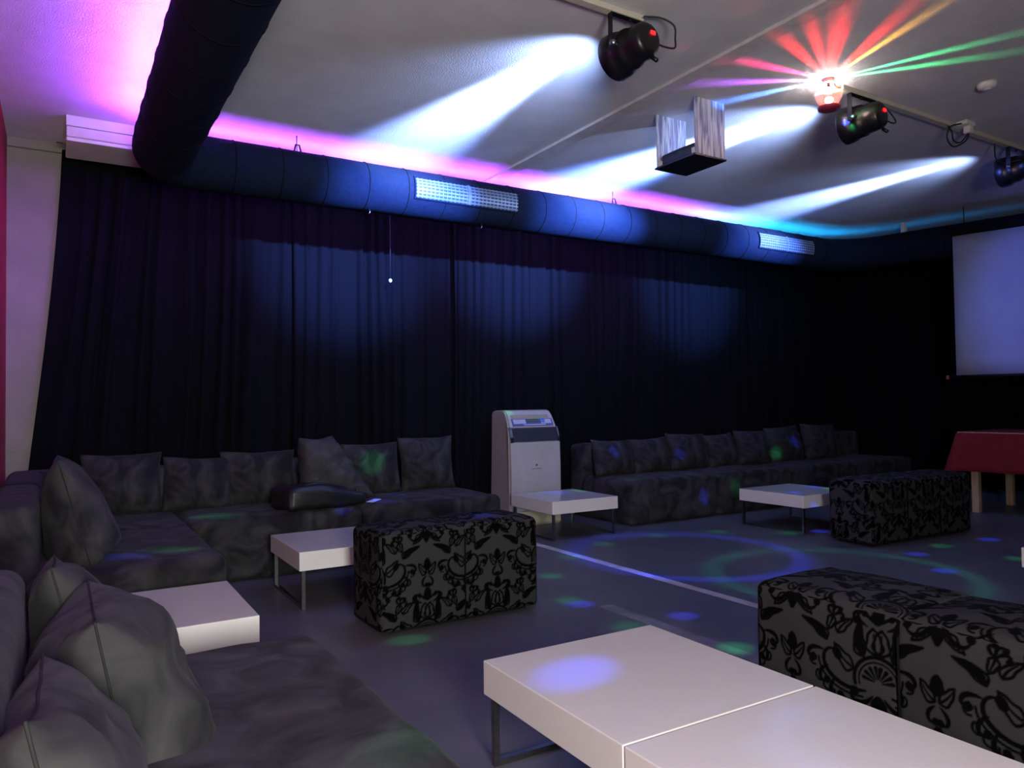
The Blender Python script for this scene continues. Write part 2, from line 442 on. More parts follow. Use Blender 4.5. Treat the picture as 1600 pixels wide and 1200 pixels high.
curtain('black curtain behind the dark grey jacket and lit blue below the duct vent', (1.56, YC), (3.02, YC), 2.80, 0.03, 5)
curtain('black curtain behind the white portable air cooler', (2.95, YC - 0.02), (5.56, YC - 0.02), 2.80, 0.03, 8)
curtain('black curtain with two bright blue lit folds behind the long straight sofa', (5.50, YC), (6.78, YC), 2.80, 0.03, 13)
curtain('black curtain hanging in the dark far corner of the room', (6.70, YC - 0.02), (xc_end + 0.05, YC - 0.02), 2.80, 0.03, 17)
pr0 = Vector((on_right(DC, YC + 0.0), YC + 0.0, 0)) - WD * 0.04; prm_ = pr0 + WD * 2.1; pr1 = pr0 + WD * 6.5
curtain('black curtain on the slanting wall between corner and projection screen', pr0, pr0 + WD * 2.08, 2.80, 0.03, 21)
curtain('black curtain on the slanting wall behind the projection screen', prm_, pr1, 2.80, 0.03, 23)

# glossy box pelmet beside the duct corner
t = thing('curtain_pelmet', 'glossy white pelmet box under the ceiling beside the duct corner', 'pelmet', (0.047, 5.22, CEIL))
box('upper_panel', (0, 0, -0.064), (0.66, 0.5, 0.0), 'pelmet', t, 0.004)
box('lower_panel', (0.002, 0.008, -0.128), (0.66, 0.46, -0.066), 'pelmet', t, 0.006)
box('bottom_lip', (0.002, 0.02, -0.152), (0.66, 0.40, -0.128), 'white_plastic', t, 0.006)
tube('curtain_rod', [(-0.05, 0.30, -0.088), (0.08, 0.30, -0.092)], 0.006, 'chrome', t)

# ------------------------------------------------------------------ fabric air duct
DX, DY, DZ, DR = 0.535, 4.935, 2.582, 0.168
cornerL = Vector((DX, DY, DZ)); cornerR = Vector((on_right(8.25, DY), DY, DZ))
startL = Vector((DX, -2.5, DZ)); endR = cornerR + WD * 5.5
def fillet(a, c, b, rad, k=10):
    u = (a - c).normalized(); v = (b - c).normalized(); ang = u.angle(v); tl = rad / math.tan(ang / 2)
    p0 = c + u * tl; p1 = c + v * tl
    ctr = c + (u + v).normalized() * (rad / math.sin(ang / 2))
    out = []
    a0 = p0 - ctr; a1 = p1 - ctr; tot = a0.angle(a1)
    ax = a0.cross(a1).normalized()
    for i in range(k + 1):
        out.append(ctr + Matrix.Rotation(tot * i / k, 3, ax) @ a0)
    return out
def straight(a, b, step):
    n = max(1, int((b - a).length / step)); return [a.lerp(b, i / n) for i in range(n)]
fl = fillet(startL, cornerL, cornerR, 0.20); fr = fillet(cornerL, cornerR, endR, 0.55, 12)
path = straight(startL, fl[0], 0.15) + fl + straight(fl[-1], fr[0], 0.15)[1:] + fr + straight(fr[-1], endR, 0.15)[1:] + [endR]
duct = thing('air_duct', 'fat black fabric air duct bent around the room under the ceiling', 'duct', (0, 0, 0))
rnd = random.Random(4)
V, F, n_, N_ = tube_arrays(path, [DR * (1 + 0.006 * rnd.uniform(-1, 1)) for _ in path], 40)
link('duct_hose', np_mesh('duct_hose', [tuple(v) for v in V], F), 'duct', duct, True)
# stitched seam rings
def ring_at(p, tdir, r, thick, name, mat):
    tdir = tdir.normalized(); x = tdir.cross(Vector((0, 0, 1))).normalized(); y = x.cross(tdir)
    pts = [p + (x * math.cos(a) + y * math.sin(a)) * r for a in [2 * math.pi * i / 36 for i in range(36)]]
    return tube(name, pts, thick, mat, duct, n=5, closed=True)
for i in range(21):
    ring_at(Vector((0.95 + i * 0.29, DY, DZ)), Vector((1, 0, 0)), DR * 1.004, 0.0035, 'seam_ring', 'seam')
for i in range(12):
    ring_at(Vector((DX, 4.55 - i * 0.33, DZ)), Vector((0, 1, 0)), DR * 1.004, 0.0035, 'seam_ring', 'seam')
for i in range(9):
    ring_at(cornerR + WD * (0.7 + i * 0.33), WD, DR * 1.004, 0.0035, 'seam_ring', 'seam')
# two blowing grilles on the room side of the back run
def grille(x0, x1, cols, name):
    # cylinder angles measured from horizontal room side
    g = bpy.data.objects.new(name, None); COL.objects.link(g); g.parent = duct
    a0, a1 = math.radians(-22), math.radians(26)
    def P(x, a, rr): return (x, DY - rr * math.cos(a), DZ + rr * math.sin(a))
    R_ = DR * 1.012
    def patch(nm, xa, xb, aa, ab, ra, rb, mat, k=6):
        bm = bmesh.new(); prev = None
        for i in range(k + 1):
            a = aa + (ab - aa) * i / k
            cur = [bm.verts.new(P(xa, a, ra)), bm.verts.new(P(xb, a, ra)), bm.verts.new(P(xb, a, rb)), bm.verts.new(P(xa, a, rb))]
            if prev:
                for j in range(4): bm.faces.new((prev[j], prev[(j + 1) % 4], cur[(j + 1) % 4], cur[j]))
            else: bm.faces.new(cur[::-1])
            prev = cur
        bm.faces.new(prev)
        return link(nm, bm_mesh(nm, bm), mat, g)
    patch('vent_shaft', x0, x1, a0, a1, R_ * 0.985, R_ * 1.003, 'vent_dark')
    fw = 0.012; fa = 0.06
    patch('vent_frame', x0 - fw, x1 + fw, a1, a1 + fa, R_, R_ * 1.05, 'duct', 2)
    patch('vent_frame', x0 - fw, x1 + fw, a0 - fa, a0, R_, R_ * 1.05, 'duct', 2)
    patch('vent_frame', x0 - fw, x0, a0, a1, R_, R_ * 1.05, 'duct'); patch('vent_frame', x1, x1 + fw, a0, a1, R_, R_ * 1.05, 'duct')
    xm = (x0 + x1) / 2
    patch('vent_mullion', xm - 0.008, xm + 0.008, a0, a1, R_, R_ * 1.05, 'vent')
    for i in range(6):      # horizontal louvres
        a = a0 + (a1 - a0) * (i + 0.5) / 6
        patch('louvre', x0, x1, a - 0.030, a + 0.030, R_ * 1.005, R_ * 1.03, 'vent', 1)
    for i in range(cols):   # vertical vanes
        x = x0 + (x1 - x0) * (i + 0.5) / cols
        patch('vane', x - 0.0035, x + 0.0035, a0, a1, R_ * 1.006, R_ * 1.022, 'vent', 4)
    return g
grille(2.16, 3.005, 26, 'vent_grille')
grille(5.74, 6.55, 26, 'vent_grille')
# ceiling hangers and eyelets
for x in (1.36, 4.05):
    h = tube('hanger_wire', [(x, DY - 0.03, DZ + DR - 0.01), (x, DY - 0.03, CEIL)], 0.004, 'chrome', duct)
    tube('hanger_clip', [(x - 0.022, DY - 0.05, DZ + DR - 0.012), (x - 0.012, DY - 0.045, DZ + DR + 0.035), (x + 0.012, DY - 0.045, DZ + DR + 0.035), (x + 0.022, DY - 0.05, DZ + DR - 0.012)], 0.006, 'black_metal', duct)
hb = cornerR + WD * 0.62
box('hanger_bracket', (hb.x - 0.02, hb.y - 0.02, DZ + DR - 0.02), (hb.x + 0.03, hb.y + 0.02, CEIL), 'white_plastic', duct, 0.004)
for x in (1.85, 2.74):
    tube('eyelet', [(x, DY - 0.06, DZ - DR + 0.008), (x + 0.006, DY - 0.062, DZ - DR - 0.02), (x - 0.004, DY - 0.062, DZ - DR - 0.034)], 0.004, 'chrome', duct)
# light cord with bead hanging in front of the curtain
t = thing('pull_cord', 'thin black pull cord with a small pale bead hanging before the curtain', 'cord', (2.325, 5.66, 2.07))
tube('cord', [(0.0, 0.0, 0.78), (0.003, 0.004, 0.35), (0, 0, 0.0)], 0.003, 'cable', t)
lathe('bead', [(0.002, -0.018), (0.012, -0.012), (0.015, 0.0), (0.012, 0.010), (0.003, 0.016)], 'white_plastic', t, 14)

# LED strip lying on the hidden wall side of the duct
def led_material():
    m, nt, b = new_mat('rgb_led_strip_glow')
    g = nt.nodes.new('ShaderNodeNewGeometry'); sx = nt.nodes.new('ShaderNodeSeparateXYZ')
    nt.links.new(g.outputs['Position'], sx.inputs[0])
    mr = nt.nodes.new('ShaderNodeMapRange'); mr.inputs['From Min'].default_value = 0.0; mr.inputs['From Max'].default_value = 9.0
    nt.links.new(sx.outputs['X'], mr.inputs['Value'])
    r = nt.nodes.new('ShaderNodeValToRGB'); cr = r.color_ramp
    cr.elements[0].position = 0.046; cr.elements[0].color = (0.82, 0.13, 2.1, 1)
    cr.elements[1].position = 1.0; cr.elements[1].color = (0.0, 0.02, 0.05, 1)
    for p, c in ((0.055, (0.42, 0.07, 1.0)), (0.54, (0.42, 0.07, 1.0)), (0.60, (0.16, 0.22, 1.0)), (0.66, (0.005, 0.19, 0.38)), (0.79, (0.0, 0.07, 0.18)), (0.83, (0.0, 0.012, 0.035)), (0.86, (0.0, 0.003, 0.008))):
        e = cr.elements.new(p); e.color = (*c, 1)
    nt.links.new(mr.outputs[0], r.inputs[0]); nt.links.new(r.outputs[0], b.inputs['Emission Color'])
    b.inputs['Emission Strength'].default_value = LED_POWER
    b.inputs['Base Color'].default_value = (0.3, 0.3, 0.3, 1)
    return m
off = 0.115
zl = DZ + math.sqrt(DR * DR - off * off) + 0.012
offL = 0.136; cl = Vector((DX - offL, DY + off, zl)); cr_ = Vector((on_right(8.25 + off, DY + off), DY + off, zl))
lp = straight(Vector((DX - offL, -2.3, zl)), cl + Vector((0, -0.2, 0)), 0.2)
l_f = fillet(Vector((DX - offL, -2.3, zl)), cl, cr_, 0.3); r_f = fillet(cl, cr_, cr_ + WD * 3, 0.6, 12)
lp = straight(Vector((DX - offL, -2.3, zl)), l_f[0], 0.2) + l_f + straight(l_f[-1], r_f[0], 0.2)[1:] + r_f + straight(r_f[-1], cr_ + WD * 2.0, 0.2)[1:]
lp = [p - Vector((0, 0, 0.022)) if p.x < DX - 0.12 else p for p in lp]
bm = bmesh.new(); rows = []
for i, p in enumerate(lp):
    a = lp[max(0, i - 1)]; b = lp[min(len(lp) - 1, i + 1)]; tdir = (b - a).normalized(); s = Vector((tdir.y, -tdir.x, 0)) * 0.006
    rows.append((bm.verts.new(p - s), bm.verts.new(p + s)))
for a, b in zip(rows, rows[1:]): bm.faces.new((a[0], a[1], b[1], b[0]))
led = link('led_strip', bm_mesh('led_strip', bm), led_material())
md = led.modifiers.new('thickness', 'SOLIDIFY'); md.thickness = 0.003
tag(led, 'glowing pink to cyan light strip hidden on top of the black duct', 'light strip')

# ------------------------------------------------------------------ ceiling trunking, par lamps, disco light
RY = 2.59
tr1 = tag(box('cable_trunking', (0.9, RY - 0.02, CEIL - 0.028), (2.33, RY + 0.025, CEIL), 'beige_plastic', None, 0.004), 'beige cable trunking on the ceiling ending at a black par lamp', 'trunking', 'cable trunking on the ceiling')
tr2 = tag(box('cable_trunking', (3.83, RY - 0.02, CEIL - 0.028), (7.3, RY + 0.025, CEIL), 'beige_plastic', None, 0.004), 'long beige cable trunking on the ceiling beyond the disco light', 'trunking', 'cable trunking on the ceiling')

def spot(name, parent, loc, direction, power, color, angle, blend=1.0, radius=0.02):
    d = bpy.data.lights.new(name, 'SPOT'); d.energy = power; d.color = color
    d.spot_size = math.radians(angle); d.spot_blend = blend; d.shadow_soft_size = radius
    o = bpy.data.objects.new(name, d); COL.objects.link(o); o.parent = parent
    o.location = loc; o.rotation_euler = Vector(direction).to_track_quat('-Z', 'Y').to_euler()
    return o

def par_lamp(x, label, aim, cable_pts, power, up=0.10, down=-0.10):
    # aim: unit direction of the beam
    t = thing('par_lamp', label, 'stage lamp', (x, RY, CEIL - 0.028), 0, 'LED par lamps under the ceiling')
    aim = Vector(aim).normalized(); cz = -0.140
    q = aim.to_track_quat('Y', 'Z').to_euler()
    # can: axis along local +Y = beam
    prof = [(0.055, -0.122), (0.066, -0.119), (0.078, -0.105), (0.082, -0.06), (0.084, -0.02), (0.092, -0.012), (0.094, 0.01), (0.094, 0.035),
            (0.102, 0.045), (0.106, 0.06), (0.108, 0.105), (0.104, 0.108), (0.100, 0.10)]
    can = lathe('can', prof, 'black_metal', t, 32, axis='Y'); can.location = (0, 0, cz); can.rotation_euler = q
    lens = lathe('lens', [(0.002, 0.085), (0.098, 0.085), (0.098, 0.092), (0.002, 0.094)], lens_mat, can, 28, axis='Y')
    box('led_display', (0.006, -0.128, 0.018), (0.034, -0.112, 0.034), 'led_red', can, 0.003)
    tube('adjusting_knob', [(0.03, -0.10, -0.075), (0.035, -0.125, -0.100)], 0.010, 'black_plastic', can)
    for s in (-1, 1): tube('pivot_screw', [(s * 0.088, 0.0, 0.0), (s * 0.122, 0.0, 0.0)], 0.014, 'chrome' if s < 0 else 'black_metal', can)
    # yoke: flat U bar
    w = 0.116; bm = bmesh.new()
    add_box(bm, (-w - 0.004, -0.014, cz - 0.02), (-w, 0.014, 0.0)); add_box(bm, (w, -0.014, cz - 0.02), (w + 0.004, 0.014, 0.0)); add_box(bm, (-w - 0.004, -0.014, -0.004), (w + 0.004, 0.014, 0.0))
    link('yoke', bm_mesh('yoke', bm), 'black_metal', t)
    tube('mounting_bolt', [(0, 0, -0.012), (0, 0, 0.028)], 0.008, 'black_metal', t)
    tube('power_cable', cable_pts, 0.0045, 'cable', t)
    L0 = Vector((0, 0, cz)) + aim * 0.125
    flat_ = Vector((aim.x, aim.y, 0)).normalized()
    spot('beam_core', t, L0, flat_ + Vector((0, 0, up)), power * 0.62, PAR_COL, 25, 1.0, 0.03)
    spot('beam_mid', t, L0, flat_ + Vector((0, 0, up + 0.19)), power * 0.11, PAR_COL, 28, 1.0, 0.03)
    spot('beam_wash', t, L0, flat_ + Vector((0, 0, down)), power, PAR_WASH, 35, 1.0, 0.03)
    spot('beam_spill', t, L0, flat_, power * 0.03, PAR_COL, 95, 1.0, 0.04)
    return t
lens_mat = emit_mat('lit_par_lens', (0.55, 0.7, 1.0), 10.0)
def smooth_pts(P, k=6):
    P = [Vector(p) for p in P]; out = []
    for i in range(len(P) - 1):
        p0 = P[max(0, i - 1)]; p1 = P[i]; p2 = P[i + 1]; p3 = P[min(len(P) - 1, i + 2)]
        for j in range(k):
            s = j / k
            out.append(0.5 * ((2 * p1) + (-p0 + p2) * s + (2 * p0 - 5 * p1 + 4 * p2 - p3) * s * s + (-p0 + 3 * p1 - 3 * p2 + p3) * s ** 3))
    return out + [P[-1]]
cab1 = smooth_pts([(0.04, -0.05, 0.0), (0.12, -0.08, 0.0), (0.18, -0.10, -0.03), (0.185, -0.10, -0.09), (0.17, -0.11, -0.14), (0.10, -0.11, -0.15), (0.05, -0.105, -0.14)])
cab2 = smooth_pts([(0.10, 0.0, -0.02), (0.15, -0.05, -0.05), (0.17, -0.08, -0.10), (0.14, -0.12, -0.16), (0.08, -0.13, -0.18), (0.03, -0.115, -0.16)])
cab3 = smooth_pts([(-0.30, 0.0, -0.01), (-0.26, 0.02, -0.05), (-0.20, 0.04, -0.09), (-0.12, 0.02, -0.11), (-0.05, -0.09, -0.10), (0.0, -0.11, -0.12)])
par_lamp(2.26, 'black par lamp with red display at the end of the beige trunking', (-0.075, 1.0, -0.045), cab1, PAR_POWER)
par_lamp(4.03, 'black par lamp with red display hanging beside the disco light', (-0.13, 1.0, -0.04), cab2, PAR_POWER * 1.35, 0.09, -0.06)
par_lamp(5.86, 'black par lamp beyond the white junction box near the projection screen', (-0.02, 1.0, -0.06), cab3, PAR_POWER * 0.62, 0.085)

# white junction box with looped cable
t = thing('junction_box', 'small white socket box on the trunking with looped black cable', 'socket box', (5.06, RY - 0.06, CEIL))
box('socket_body', (-0.05, -0.035, -0.028), (0.06, 0.035, 0), 'white_plastic', t, 0.006)
box('plug', (-0.005, -0.03, -0.075), (0.045, 0.015, -0.026), 'white_plastic', t, 0.008)
tube('looped_cable', smooth_pts([(-0.05, 0.0, -0.02), (-0.14, 0.02, -0.05), (-0.17, 0.03, -0.12), (-0.10, 0.03, -0.17), (-0.01, 0.0, -0.13), (0.02, -0.01, -0.07), (-0.02, 0.02, -0.13), (-0.09, 0.03, -0.13), (-0.13, 0.02, -0.08), (-0.10, 0.06, -0.02)]), 0.005, 'cable', t)
# smoke detector
t = thing('smoke_detector', 'flat white smoke detector disc on the ceiling', 'smoke detector', (4.55, 2.15, CEIL))
lathe('detector_body', [(0.03, -0.034), (0.045, -0.028), (0.05, -0.015), (0.052, 0.0)], 'white_plastic', t, 26)
lathe('detector_cap', [(0.012, -0.040), (0.022, -0.037), (0.024, -0.033)], 'white_plastic', t, 18)

# disco dome
DISCO = Vector((3.70, 2.575, 0)); 
disco = thing('disco_light', 'small domed disco light throwing red and green rays on the ceiling', 'disco light', (DISCO.x, DISCO.y, CEIL))
lathe('disco_base', [(0.028, -0.022), (0.032, -0.018), (0.032, 0.0)], 'white_plastic', disco, 24)
tube('disco_stem', [(0, 0, -0.02), (0, 0, -0.05)], 0.008, 'black_metal', disco)
lathe('disco_dome', [(0.004, -0.155), (0.03, -0.15), (0.055, -0.132), (0.068, -0.108), (0.072, -0.085), (0.072, -0.072)], 'dome', disco, 28)
lathe('disco_housing', [(0.03, -0.178), (0.058, -0.172), (0.062, -0.158), (0.05, -0.154)], 'red_print', disco, 24)
lathe('disco_bulb', [(0.004, -0.135), (0.018, -0.128), (0.022, -0.115), (0.015, -0.104), (0.004, -0.100)], emit_mat('white_hot_bulb', (1.0, 0.9, 0.85), 40.0), disco, 16)
tube('disco_cable', smooth_pts([(0.05, 0, -0.012), (0.09, 0.01, -0.02), (0.14, 0.015, -0.015)]), 0.004, 'cable', disco)

def gobo_nodes(light):
    light.use_nodes = True
    nt = light.node_tree; nt.nodes.clear()
    out = nt.nodes.new('ShaderNodeOutputLight'); em = nt.nodes.new('ShaderNodeEmission')
    nt.links.new(em.outputs[0], out.inputs[0])
    g = nt.nodes.new('ShaderNodeNewGeometry')
    return nt, em, g.outputs['Incoming']
def mnode(nt, op, a, b=None):
    n = nt.nodes.new('ShaderNodeMath'); n.operation = op
    for i, v in enumerate((a, b)):
        if v is None: continue
        if isinstance(v, (int, float)): n.inputs[i].default_value = v
        else: nt.links.new(v, n.inputs[i])
    return n.outputs[0]

# star of coloured rays on the ceiling: a bare lamp behind slit lenses (direction-dependent gobo)
pd = bpy.data.lights.new('ray_burst', 'POINT'); pd.energy = 330.0; pd.shadow_soft_size = 0.004
po = bpy.data.objects.new('ray_burst', pd); COL.objects.link(po); po.parent = disco; po.location = (0, 0, -0.09)
nt, em, inc = gobo_nodes(pd)
sep = nt.nodes.new('ShaderNodeSeparateXYZ'); nt.links.new(inc, sep.inputs[0])
SGN = 1.0
ax_ = mnode(nt, 'MULTIPLY', sep.outputs[0], SGN); ay_ = mnode(nt, 'MULTIPLY', sep.outputs[1], SGN); az_ = mnode(nt, 'MULTIPLY', sep.outputs[2], SGN)
az = mnode(nt, 'ARCTAN2', ay_, ax_)
fac = mnode(nt, 'ADD', mnode(nt, 'DIVIDE', az, 2 * math.pi), 0.5)
ramp = nt.nodes.new('ShaderNodeValToRGB'); cr = ramp.color_ramp; cr.interpolation = 'LINEAR'
rays = [(-163, 4.5, (1, .012, .012)), (-151, 3.5, (1, .012, .012)), (-140, 6, (1, .012, .010)), (-118, 5, (1, .02, .008)), (-108, 3.5, (.9, .42, .05)), (-66, 3.5, (.06, .9, .28)), (-51, 4, (.06, .85, .25)), (118, 7, (.10, .3, 1)), (146, 6, (.5, .1, 1)), (172, 5, (1, .02, .2))]
els = []
for a, hw, c in rays:
    f = a / 360 + 0.5
    els += [(f - (hw + 0.6) / 360, (0, 0, 0)), (f, c), (f + (hw + 0.6) / 360, (0, 0, 0))]
els = els[:32]
els.sort()
cr.elements[0].position = els[0][0]; cr.elements[0].color = (*els[0][1], 1)
cr.elements[1].position = els[-1][0]; cr.elements[1].color = (*els[-1][1], 1)
for p, c in els[1:-1]:
    e = cr.elements.new(p); e.color = (*c, 1)
nt.links.new(fac, ramp.inputs[0])
nt.links.new(ramp.outputs[0], em.inputs['Color'])
nz = nt.nodes.new('ShaderNodeTexNoise'); nz.inputs['Scale'].default_value = 90.0; nz.inputs['Detail'].default_value = 2
nt.links.new(inc, nz.inputs['Vector'])
spk = mnode(nt, 'ADD', 0.25, mnode(nt, 'MULTIPLY', mnode(nt, 'POWER', nz.outputs['Fac'], 3.0), 6.0))
mrn = nt.nodes.new('ShaderNodeMapRange'); mrn.inputs['From Min'].default_value = 0.07; mrn.inputs['From Max'].default_value = 0.17
nt.links.new(az_, mrn.inputs['Value']); upw = mrn.outputs[0]
flat = mnode(nt, 'DIVIDE', 0.10, mnode(nt, 'ADD', az_, 0.04))
nt.links.new(mnode(nt, 'MULTIPLY', mnode(nt, 'MULTIPLY', spk, upw), flat), em.inputs['Strength'])

gl = bpy.data.lights.new('lamp_glow', 'POINT'); gl.energy = 4.0; gl.shadow_soft_size = 0.012; gl.color = (1.0, 0.92, 0.85)
glo = bpy.data.objects.new('lamp_glow', gl); COL.objects.link(glo); glo.parent = disco; glo.location = (0, 0, -0.075)
DP = Vector((0, 0, -0.20))      # where the downward lenses sit, below the housing
DW = Vector((DISCO.x, DISCO.y, CEIL)) + DP
GREEN = (0.03, 1.0, 0.28); BLUE = (0.03, 0.06, 1.0)
def dot(target, color, power, size, name='spot_beam'):
    v = Vector(target) - DW
    d2 = v.length_squared
    return spot(name, disco, DP, v, power * d2, color, math.degrees(2 * math.atan(1.2 * size / v.length)), 1.0, 0.012)
def ring(centre, radius, width, color, power):
    v = Vector((centre[0], centre[1], 0)) - DW; axis = v.normalized()
    o = spot('ring_beam', disco, DP, v, power * v.length_squared, (1, 1, 1), math.degrees(2.6 * math.atan(radius / v.length)), 0.0, 0.004)
    nt, em, inc = gobo_nodes(o.data)
    dt = nt.nodes.new('ShaderNodeVectorMath'); dt.operation = 'DOT_PRODUCT'; dt.inputs[1].default_value = axis
    nt.links.new(inc, dt.inputs[0])
    ang = mnode(nt, 'ARCCOSINE', mnode(nt, 'ABSOLUTE', dt.outputs['Value']))
    a0 = math.atan(radius / v.length); wv = math.atan(width / v.length)
    x = mnode(nt, 'DIVIDE', mnode(nt, 'SUBTRACT', ang, a0), wv)
    gs = mnode(nt, 'POWER', 2.718, mnode(nt, 'MULTIPLY', mnode(nt, 'MULTIPLY', x, x), -1.0))
    em.inputs['Color'].default_value = (*color, 1)
    nt.links.new(gs, em.inputs['Strength'])
for x, y in ((2.966, 4.134), (2.562, 3.754), (2.325, 3.241), (2.286, 2.717), (2.465, 2.222), (3.463, 4.37), (4.022, 4.392), (4.526, 4.239), (4.919, 3.881), (1.349, 3.1), (5.348, 2.925), (5.315, 2.417), (2.0, 1.75)):
    dot((x, y, 0), GREEN, 30, 0.08)
for x, y in ((2.332, 3.144), (2.622, 2.691), (4.939, 2.861), (5.866, 2.857), (4.593, 2.497), (5.187, 3.793)):
    dot((x, y, 0), BLUE, 110, 0.075)
# the same dots landing on tables, seats, cushions, air cooler and curtain
for p, c, w, s in (((1.235, 1.69, .3), BLUE, 4.0, .13), ((3.587, 5.15, .3), BLUE, 3, .12), ((3.80, 5.10, .3), GREEN, 1.4, .08), ((5.55, 4.1, .3), BLUE, 4, .08), ((5.52, 3.95, .3), GREEN, 2, .05),
                   ((0.62, 1.38, .38), GREEN, 1.6, .12), ((0.25, 3.78, .38), BLUE, 6, .09), ((0.47, 3.85, .38), GREEN, 2.5, .10), ((0.81, 4.866, .38), GREEN, 3, .12), ((1.58, 4.74, .36), BLUE, 6, .06), ((1.9, 4.9, .38), BLUE, 5, .10),
                   ((1.846, 3.335, .47), BLUE, 6, .08), ((2.44, 1.05, .47), BLUE, 5, .10), ((2.05, 5.2, .68), GREEN, 4, .11), ((2.2, 5.1, .45), BLUE, 6, .08),
                   ((4.3, 5.25, .6), BLUE, 7, .07), ((5.1, 5.22, .58), BLUE, 7, .07), ((6.45, 5.2, .55), GREEN, 4, .08), ((6.8, 5.25, .6), BLUE, 7, .08),
                   ((4.98, 4.82, .2), BLUE, 7, .07), ((5.4, 4.82, .25), GREEN, 2.0, .08), ((3.33, 5.5, .98), GREEN, 2.0, .06),
                   ((5.1, 3.95, .26), BLUE, 4, .07), ((4.25, 4.95, .39), GREEN, 2.0, .08), ((3.95, 2.56, 2.69), GREEN, 90, .014), ((3.94, 2.60, 2.63), GREEN, 90, .016), ((3.99, 2.53, 2.72), GREEN, 90, .012), ((3.94, 2.63, 2.67), BLUE, 120, .02)):
    dot(p, c, w * 15, s * 0.85)
ring((3.70, 3.70), 0.72, 0.065, BLUE, 70)
ring((3.98, 2.78), 0.74, 0.055, (0.03, 0.8, 0.5), 22)

# ------------------------------------------------------------------ projector hanging in its bracket
t = thing('projector', 'black projector on a shelf hung from the ceiling by two film-wrapped plates', 'projector', (3.20, 3.11, CEIL))
box('hanging_plate', (0.0, 0.0, -0.345), (0.25, 0.008, 0.0), 'plate', t, 0.002)
box('hanging_plate', (0.0, 0.325, -0.345), (0.25, 0.333, 0.0), 'plate', t, 0.002)
box('shelf', (-0.015, -0.005, -0.352), (0.255, 0.335, -0.340), 'black_plastic', t, 0.002)
V, F, _, _ = puffbox((0.20, 0.29, 0.075), 0.018, 8, 3, puff=(0, 0, 0.012))
weld_obj('projector_body', V, F, 'black_plastic', t, (0.115, 0.165, -0.338))
o = lathe('projector_lens', [(0.02, 0), (0.026, 0.004), (0.026, 0.02), (0.02, 0.022)], 'black_metal', t, 20); o.location = (0.205, 0.165, -0.295); o.rotation_euler = (0, math.pi / 2, 0)
spot('idle_beam', t, (0.27, 0.165, -0.29), WD * 1.25 + Vector((on_right(8.0, 3.79) - 3.47, 3.79 - 3.27, -0.75)), 420.0, (0.10, 0.17, 1.0), 36, 0.6, 0.01)
for yy in (0.012, 0.30):
    for xx in (0.0, 0.19): box('foam_pad', (xx, yy - 0.004, -0.339), (xx + 0.045, yy + 0.022, -0.300), 'white_plastic', t, 0.003)

# ------------------------------------------------------------------ portable air cooler
ac = thing('air_cooler', 'white portable air cooler standing between the two sofas', 'air cooler', (3.27, 5.375, 0))
W_ = 0.525
def prof_solid(name, prof, x0, x1, mat, parent, bevel=0.0, taper=None):
    bm = bmesh.new(); a = [bm.verts.new((x0 + (taper(z) if taper else 0), y, z)) for y, z in prof]; b = [bm.verts.new((x1 - (taper(z) if taper else 0), y, z)) for y, z in prof]
    k = len(prof)
    for i in range(k): bm.faces.new((a[i], a[(i + 1) % k], b[(i + 1) % k], b[i]))
    bm.faces.new(a[::-1]); bm.faces.new(b)
    if bevel:
        es = [e for e in bm.edges if len(e.link_faces) == 2 and e.calc_face_angle(0) > 0.5]
        bmesh.ops.bevel(bm, geom=es, offset=bevel, segments=3, profile=0.5, affect='EDGES', clamp_overlap=True)
    return link(name, bm_mesh(name, bm), mat, parent)
tp = lambda z: max(0.0, (z - 0.72)) * 0.10
prof_solid('body', [(0.02, 0.10), (0.02, 0.72), (0.035, 0.80), (0.06, 0.87), (0.10, 0.945), (0.13, 0.978), (0.17, 0.985), (0.31, 0.985), (0.33, 0.96), (0.33, 0.06), (0.10, 0.06)], 0.0, W_, 'ac_side', ac, 0.008, tp)
prof_solid('front_panel', [(0.0, 0.13), (-0.004, 0.45), (0.002, 0.715), (0.03, 0.72), (0.03, 0.13)], 0.012, W_ - 0.004, 'ac_white', ac, 0.008)
prof_solid('base', [(0.015, 0.0), (-0.002, 0.02), (0.0, 0.125), (0.32, 0.125), (0.32, 0.0)], 0.008, W_ - 0.008, 'ac_base', ac, 0.01)
prof_solid('air_outlet', [(0.008, 0.722), (0.030, 0.80), (0.040, 0.838), (0.08, 0.838), (0.08, 0.722)], 0.045, W_ - 0.02, 'ac_dark', ac)
for i in range(5):
    z = 0.74 + i * 0.019
    prof_solid('outlet_louvre', [(0.006 + (z - 0.722) * 0.27, z), (0.008 + (z - 0.722) * 0.27, z + 0.003), (0.05, z + 0.003), (0.05, z)], 0.05, W_ - 0.025, 'ac_dark', ac)
prof_solid('chrome_trim', [(0.004, 0.70), (0.006, 0.76), (0.026, 0.82), (0.042, 0.845), (0.06, 0.845), (0.06, 0.70)], 0.016, 0.043, 'chrome', ac, 0.006)
prof_solid('chrome_trim', [(0.004, 0.70), (0.006, 0.76), (0.026, 0.82), (0.042, 0.845), (0.06, 0.845), (0.06, 0.70)], W_ - 0.018, W_ - 0.004, 'chrome', ac, 0.004)
hd = prof_solid('control_head', [(0.034, 0.845), (0.092, 0.952), (0.125, 0.985), (0.16, 0.994), (0.30, 0.992), (0.30, 0.86), (0.06, 0.845)], 0.014, W_ - 0.014, 'ac_white', ac, 0.006, tp)
